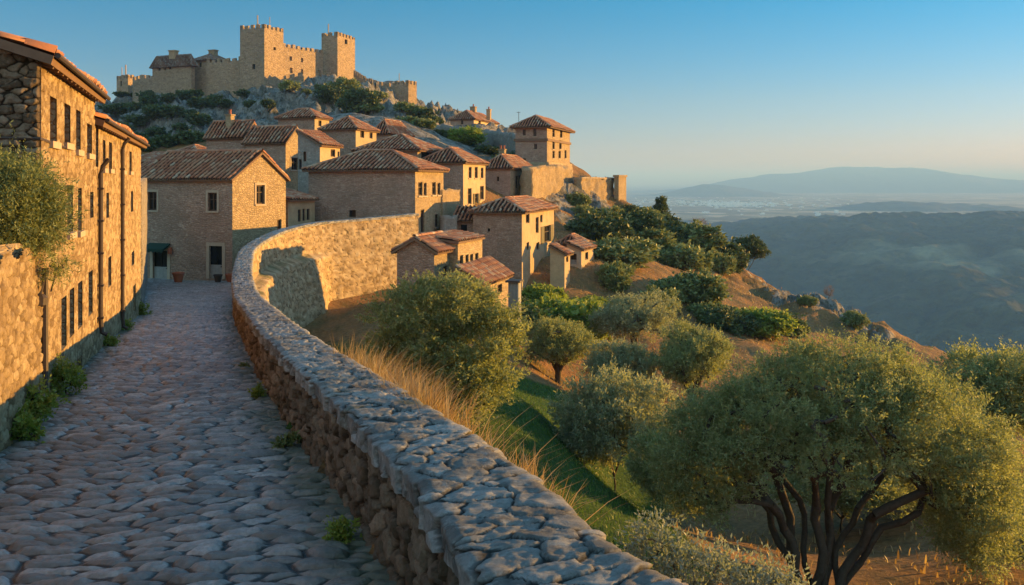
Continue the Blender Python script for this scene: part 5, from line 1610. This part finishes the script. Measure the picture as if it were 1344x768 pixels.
bush('small bush left of the tower house below the grey retaining wall', 660, 212, (1.1, 1.1, .9), 'shrub', 0, 106, GB)
bush('bush against the shed below the tall square house', 694, 402, (1.3, 1.3, 1.0), 'shrub', 1, 54, GB)
bush('dark bush at the foot of the shaded front of the tall square house', 668, 392, (1.1, 1.1, .9), 'shrub', 2, 58, GB)
GS = 'shrubs on the sunlit hillside'
slope = [(790, 318, 2.2, 'shrub', 2, 'dark spreading shrub just below the bastion wall'), (812, 345, 2.6, 'shrub', 0, 'big pale-green shrub right of the cottages'), (783, 312, 1.8, 'shrub', 1, 'mid-green shrub under the bastion rock'),
    (850, 330, 2.6, 'shrub', 1, 'rounded shrub in the middle of the shrub belt below the bastion'), (868, 300, 1.9, 'shrub', 2, 'tall dark shrub on the skyline right of the bastion'), (843, 292, 1.5, 'shrub', 0, 'low shrub on the skyline nearest the bastion'),
    (835, 312, 2.1, 'shrub', 2, 'dark shrub between the bastion and the rounded shrub'), (885, 318, 2.1, 'shrub', 2, 'dark shrub under the bare skyline trees'), (895, 352, 2.3, 'shrub', 0, 'sunlit round shrub at the lower edge of the shrub belt'),
    (913, 332, 2.3, 'shrub', 1, 'shrub left of the two dark skyline shrubs'), (932, 340, 2.6, 'shrub', 2, 'broad dark shrub near the right end of the shrub belt'), (940, 356, 1.8, 'shrub', 0, 'small sunlit shrub at the right end of the shrub belt'),
    (958, 352, 1.9, 'shrub', 2, 'dark shrub touching the lone ridge pine'), (868, 345, 1.8, 'shrub', 0, 'shrub between the rounded shrub and the lower sunlit shrub'), (806, 300, 1.7, 'shrub', 1, 'shrub on the slope under the corner turret'),
    (825, 285, 1.3, 'shrub', 2, 'small shrub at the foot of the corner turret'), (765, 286, 1.3, 'shrub', 0, 'small shrub clinging to the pale rocks under the bastion'),
    (806, 378, 1.3, 'shrub', 1, 'low shrub on the path below the cottages'), (810, 362, 1.0, 'shrub', 0, 'small shrub beside the cottage gable'), (885, 390, 1.5, 'shrub', 0, 'left shrub of the pair on the bare orange slope'), (920, 396, 1.9, 'shrub', 1, 'right shrub of the pair on the bare orange slope'),
    (905, 386, 1.3, 'shrub', 2, 'small shrub between the pair on the orange slope'), (955, 432, 1.7, 'shrub', 2, 'dark low bush at the foot of the orange slope'), (1000, 438, 1.9, 'green', 1, 'green low bush below the eroded bank'), (1030, 436, 1.6, 'shrub', 2, 'dark bush between the eroded bank and the largest olive'),
    (980, 426, 1.4, 'green', 0, 'small green bush below the orange slope'), (860, 412, 1.6, 'shrub', 1, 'bush behind the back row of olives'), (930, 418, 1.3, 'shrub', 0, 'bush right of the back row of olives'), (1060, 400, .9, 'shrub', 0, 'tuft of scrub on the rim of the eroded bank'), (1120, 428, .9, 'shrub', 1, 'scrub tuft on the ridge edge left of the largest olive top'),
     (757, 272, 1.2, 'shrub', 1, 'grey-green shrub on the pale rocks below the sunlit retaining wall')]
for (px, py, sc_, kind, i, lab) in slope:
    bush(lab, px, py, (sc_, sc_, sc_ * .85), kind, i, None, GS)

# lone umbrella-shaped tree on the ridge, a dark conifer, bare trees
pl_ = [(0, 0, 2.6, 1.7, 1.6, 1.0), (-.8, 0, 2.9, 1.0, 1.0, .7), (.9, 0, 2.5, 1.1, 1.0, .8), (.2, 0, 3.2, 1.0, 1.0, .6), (1.5, .1, 2.1, .6, .6, .5)]
tm = tree_meshes('ridge_pine', pl_, 200, 11, 8, .28, .2, .4, 'dark', 51, [[(0, 0, -.4), (.1, 0, .5), (.0, 0, 1.1), (.2, 0, 1.9)], [(0, 0, .2), (.5, 0, 1.0), (.8, 0, 1.8)]], .16, 40, fill=.5)
plant('ridge_tree', 'lone dark umbrella-shaped tree at the end of the ridge against the blue valley', 'tree', on_ground(982, 108), tm, 0, 1.12)
cl_ = [(0, 0, 1.0, 1.2, 1.2, .8), (0, 0, 1.9, .95, .95, .8), (.1, 0, 2.8, .6, .6, .7)]
tm = tree_meshes('conifer', cl_, 150, 11, 8, .26, .2, .4, 'dark', 52, None, .12, 40, fill=.5)
plant('conifer', 'dark conical tree on the skyline of the shrub belt', 'tree', on_ground(867, 107), tm, 0, 1.0)
def bare_tree(seed):
    r = np.random.default_rng(seed)
    lobes = [(0, 0, 2.0, 1.0, 1.0, 1.1)]
    return tree_meshes('bare_tree', lobes, 60, 14, 3, .35, .30, .05, 'bare', seed, [[(0, 0, -.3), (.05, 0, .5), (0, 0, 1.0)]], .08, 60, fill=.3, bark='bark', tip=.012)
BT = [bare_tree(61), bare_tree(62)]
for k, (px, d, s_, lab) in enumerate(((917, 112, 1.05, 'taller bare pinkish tree on the skyline beyond the shrubs'), (943, 113, .8, 'lower bare pinkish tree on the skyline right of the taller one'), (1088, 93, .5, 'small bare shrub on the ridge above the eroded bank'))):
    plant('bare_tree', lab, 'tree', on_ground(px, d), BT[k % 2], k, s_, 'bare trees on the skyline')

# shrubs on the castle rock, in rows
GC = 'shrubs on the castle rock'
ORD = ['first', 'second', 'third', 'fourth', 'fifth', 'sixth', 'seventh', 'eighth', 'ninth', 'tenth', 'eleventh', 'twelfth', 'thirteenth', 'fourteenth']
rows = [('dark shrub close under the castle walls, {} from the left', [(160, 131, 2.4), (178, 130, 3.0), (192, 128, 3.2), (236, 121, 2.6), (246, 116, 3.2), (268, 121, 3.0), (288, 117, 3.4), (305, 120, 2.4), (318, 124, 2.2)]),
        ('dark shrub on the shaded castle slope, {} from the left', [(150, 150, 3.4), (172, 147, 3.6), (196, 140, 3.4), (220, 136, 3.0), (247, 134, 3.6), (262, 142, 3.6), (282, 136, 3.4), (296, 141, 2.6), (330, 139, 2.2)]),
        ('dark shrub low on the shaded castle slope, {} from the left', [(158, 172, 3.4), (180, 168, 3.6), (202, 160, 3.4), (226, 156, 3.4), (246, 154, 3.0), (262, 160, 2.8), (206, 180, 3.0), (225, 190, 2.4), (252, 187, 2.2), (192, 197, 2.6), (238, 172, 2.6), (176, 188, 3.0), (352, 146, 2.0)])]
for lab, row in rows:
    for k, (px, py, s_) in enumerate(sorted(row)):
        bush(lab.format(ORD[k]), px, py, (s_ * .52, s_ * .52, s_ * .42), 'far', 0, None, GC, 'shrub', 'shrub')
for (px, py, s_, kind, i, lab) in ((380, 122, 2.6, 'far', 1, 'small sunlit shrub at the foot of the castle keep'), (452, 134, 4.6, 'shrub', 1, 'large sunlit bush on the castle slope below the east tower'), (470, 142, 4.4, 'shrub', 2, 'dark bush right of the large one below the east tower'), (436, 134, 3.4, 'shrub', 2, 'dark bush left of the large one below the east tower'),
    (497, 130, 2.2, 'far', 1, 'small bush under the curving castle wall'), (486, 148, 2.6, 'far', 1, 'bush lowest on the slope below the curving castle wall'), (545, 150, 2.6, 'far', 1, 'bush below the end tower of the castle'), (558, 156, 2.4, 'far', 0, 'dark bush on the skyline right of the castle end tower'), (530, 145, 2.0, 'far', 1, 'bush at the foot of the low outer castle wall'),
    (402, 124, 1.6, 'far', 1, 'tuft of scrub right of the keep'), (420, 118, 1.4, 'far', 1, 'tuft of scrub under the castle curtain wall'), (568, 165, 2.0, 'far', 0, 'dark bush where the castle slope meets the grey retaining wall')):
    bush(lab, px, py, (s_ * .62, s_ * .62, s_ * .5), kind, i, None, GC, 'shrub', 'shrub')

# trees dotting the valley hill skyline
def far_ground(px, py, d0=1200, d1=3600):
    o = bpy.data.objects['valley_hill']
    return None
for k, (px, py, s_, lab) in enumerate(((1143, 286.5, 8.5, 'lone round tree on the crest of the valley hill'), (1317, 284.5, 6.0, 'small tree on the valley hill crest near the right picture edge'), (1240, 285.5, 4.0, 'tiny clump of trees midway along the valley hill crest'), (1262, 285, 3.2, 'second tiny clump on the valley hill crest, right of the first'))):
    p = W(px, py, 2390)
    plant('hill_tree', lab, 'tree', (p.x, p.y, p.z - 4), BK['far'][0], k, (s_ * .95, s_ * .95, s_ * 1.5), 'trees along the valley hill crest')

# leafy shrub on the terrace wall, with long thin sprays
sl_ = [(0, 0, .1, .38, .4, .36), (.12, .1, -.12, .36, .42, .3), (-.25, -.2, .15, .42, .4, .38), (.05, .2, .32, .3, .3, .24), (-.3, .2, -.15, .4, .4, .35)]
tm = tree_meshes('wall_shrub', sl_, 420, 18, 14, .24, .05, .2, 'shrub', 71, [[(-.25, 0, -.75), (-.2, 0, -.4), (-.1, 0, 0)]], .05, 40, fill=.4, up=.05, droop=.15, spread=.5)
p = W(12, 278, 10.6)
plant('wall_shrub', 'feathery green shrub growing out of the near terrace wall', 'shrub', (p.x, p.y, p.z), tm, 0, 1.0, None, ('stem', 'foliage'))
sp_ = [(.0, 0, 0, .12, .14, .05)]
tm = tree_meshes('wall_sprig', sp_, 16, 8, 8, .16, .05, .2, 'olive', 72, [[(-.05, 0, -.3), (0, 0, -.1), (0, 0, 0)]], .012, 12, fill=.2, up=.0, droop=.1, spread=.5)
p = W(66, 351, 11.0)
plant('wall_sprig', 'small dry palm-like sprig above the drainpipe on the terrace wall', 'plant', (p.x + .06, p.y, p.z), tm, 0, 1.0, None, ('stem', 'foliage'))
# climbing weeds at the foot of the walls
def weed_mesh(seed, w, h, n, mat='green', size=.045):
    r = np.random.default_rng(seed)
    lobes = [(0, 0, h * .3, w, w * .7, h * .32), (w * .3, 0, h * .6, w * .5, w * .4, h * .35), (-w * .4, 0, h * .45, w * .5, w * .4, h * .35)]
    return tree_meshes('weed', lobes, n, 7, 6, w * .35, size, .55, mat, seed, [[(0, 0, -.05), (0, 0, h * .2)]], .012, 14, fill=.4)
WD = [weed_mesh(81, .3, .62, 60, 'green'), weed_mesh(82, .16, .2, 30, 'green', .035), weed_mesh(83, .12, .12, 22, 'shrub', .03)]
for k, (d, off, i, s_, lab) in enumerate(((10.3, .22, 0, (1.0, 1.0, .95), 'leafy green weed climbing the foot of the near terrace wall'), (12.6, .2, 0, (.85, .85, .95), 'leafy green weed beside the drainpipe at the lane edge'), (9.6, .2, 1, 1.5, 'low weed at the lane edge nearest the camera'), (18.6, .12, 1, 1.2, 'small weed at the foot of the second lane building'), (22.5, .12, 1, 1.3, 'weed by the drainpipe foot far along the lane'), (27.8, .12, 1, 1.6, 'weed at the far corner of the lane buildings'))):
    x = float(facade_x(d)) + off
    plant('weed', lab, 'weed', (x, d, float(road_z(d))), WD[i], k * 1.3, s_, 'weeds along the lane', ('stem', 'leaves'))
for k, (d, s_, lab) in enumerate(((6.3, 1.3, 'small weed at the foot of the parapet nearest the camera'), (9.4, 1.7, 'broad weed in the angle of lane and parapet'), (12.4, 1.3, 'weed at the middle of the parapet foot'), (15.5, 1.2, 'farther weed at the parapet foot'))):
    x = float(path_x(d)) - .16
    plant('weed', lab, 'weed', (x, d, float(road_z(d))), WD[2 if k % 2 else 1], k, s_ * .62, 'weeds along the lane', ('stem', 'leaves'))
# silvery plant beyond the parapet at the bottom edge
sg = [(0, 0, .35, .4, .35, .3), (.5, .1, .22, .35, .3, .25), (-.35, .05, .45, .25, .25, .4), (.9, .15, .1, .3, .3, .22)]
tm = tree_meshes('sage', sg, 120, 9, 9, .2, .05, .35, 'sage', 91, [[(0, 0, -.9), (0, 0, -.3), (0, 0, .1)]], .03, 40, fill=.3, up=.9, spread=.4)
p = W(905, 790, 6.2)
plant('sage_bush', 'silvery blue-green bush just beyond the parapet at the bottom of the picture', 'bush', (p.x, p.y, p.z - .12), tm, 0, .72, None, ('stem', 'foliage'))

# grasses: blades as one mass each
def blades(name, P, h, w, lean, mat, rng, label):
    n = len(P)
    az = rng.random(n) * 2 * np.pi
    ld = np.stack([np.cos(az), np.sin(az), np.zeros(n)], -1) * (lean * rng.random(n))[:, None]
    hh = (h * (.5 + .8 * rng.random(n)))[:, None]
    sd = np.stack([-np.sin(az), np.cos(az), np.zeros(n)], -1) * (w * (.6 + .8 * rng.random(n)))[:, None] * .5
    Z = np.array([0, 0, 1.0])
    V = []
    for t, wf in ((0, 1), (.45, .8), (.8, .5), (1, .08)):
        c = P + Z * hh * (t - .18 * t * t * np.linalg.norm(ld, axis=1)[:, None]) + ld * hh * t * t
        V += [c - sd * wf, c + sd * wf]
    V = np.stack(V, 1).reshape(-1, 3)
    q = np.array([(0, 1, 3, 2), (2, 3, 5, 4), (4, 5, 7, 6)])
    Q = (np.arange(n)[:, None, None] * 8 + q[None]).reshape(-1, 4)
    c = np.repeat(rng.random(n), 8)
    o = link(name, mesh_np(name, V, Q, M[mat], np.stack([c, c, c], -1)))
    o['kind'] = 'stuff'; o['label'] = label
    return o
rng = np.random.default_rng(12)
# dry grass along the outer foot of the parapet
tuft = []
for k in range(130):
    s_ = rng.uniform(np.interp(5.0, PATH[:, 1], _seg), np.interp(10.4, PATH[:, 1], _seg))
    if k % 3:
        s_ = max(s_, rng.uniform(np.interp(7.0, PATH[:, 1], _seg), np.interp(10.4, PATH[:, 1], _seg)))
    y = np.interp(s_, _seg, PATH[:, 1]); x = np.interp(s_, _seg, PATH[:, 0])
    i = int(np.interp(s_, _seg, np.arange(_n)))
    off = TH + .08 + abs(rng.normal(0, .22))
    tuft.append((x + PNRM[i, 0] * off, y + PNRM[i, 1] * off))
tuft = np.array(tuft)
ti = rng.integers(0, len(tuft), 7200)
xy = tuft[ti] + rng.normal(size=(7200, 2)) * .09
z = terrain_z(xy[:, 0], xy[:, 1])
hloc = np.interp(xy[:, 1], [5.5, 6.5, 9, 12, 15], [.44, .5, .62, .7, .7])
blades('dry_grass', np.c_[xy, z], hloc * rng.uniform(.6, 1.05, len(z)), .010, 1.1, 'drygrass', rng, 'tall dry golden grass along the outer foot of the parapet')
# lawn and rough grass under the olives
n = 80000
x = rng.uniform(-6, 16, n); y = 9 + 42 * rng.random(n) ** .8
lw = sstep(.12 * y + 1.7 - x, -1.2, 1.2) * sstep(y, 6, 11) * (1 - sstep(y, 38, 46)) * 1.3 - .25 + fbm(x / 6, y / 6, 4, 77) * .9
keepm = (lw > .35 + .3 * rng.random(n)) & (x > path_x(np.clip(y, -3, 44)) + 1.6)
x, y = x[keepm], y[keepm]
blades('lawn_grass', np.c_[x, y, terrain_z(x, y) - .01], np.full(len(x), .11), .02, .8, 'grass', rng, 'short green grass of the olive grove')
n = 26000
x = rng.uniform(-8, 34, n); y = 16 + 85 * rng.random(n)
lw = sstep(.12 * y + 1.7 - x, -1.2, 1.2) * (1 - sstep(y, 38, 46)) * 1.3 - .25
keepm = (lw < .3) & (x > path_x(np.clip(y, -3, 44)) + 1.6) & (fbm(x / 3, y / 3, 3, 88) > -.1) & poly_out(x, y)[1]
x, y = x[keepm], y[keepm]
blades('dry_hill_grass', np.c_[x, y, terrain_z(x, y) - .02], np.full(len(x), .22), .05, .9, 'drygrass', rng, 'sparse dry grass scattered over the orange slope')
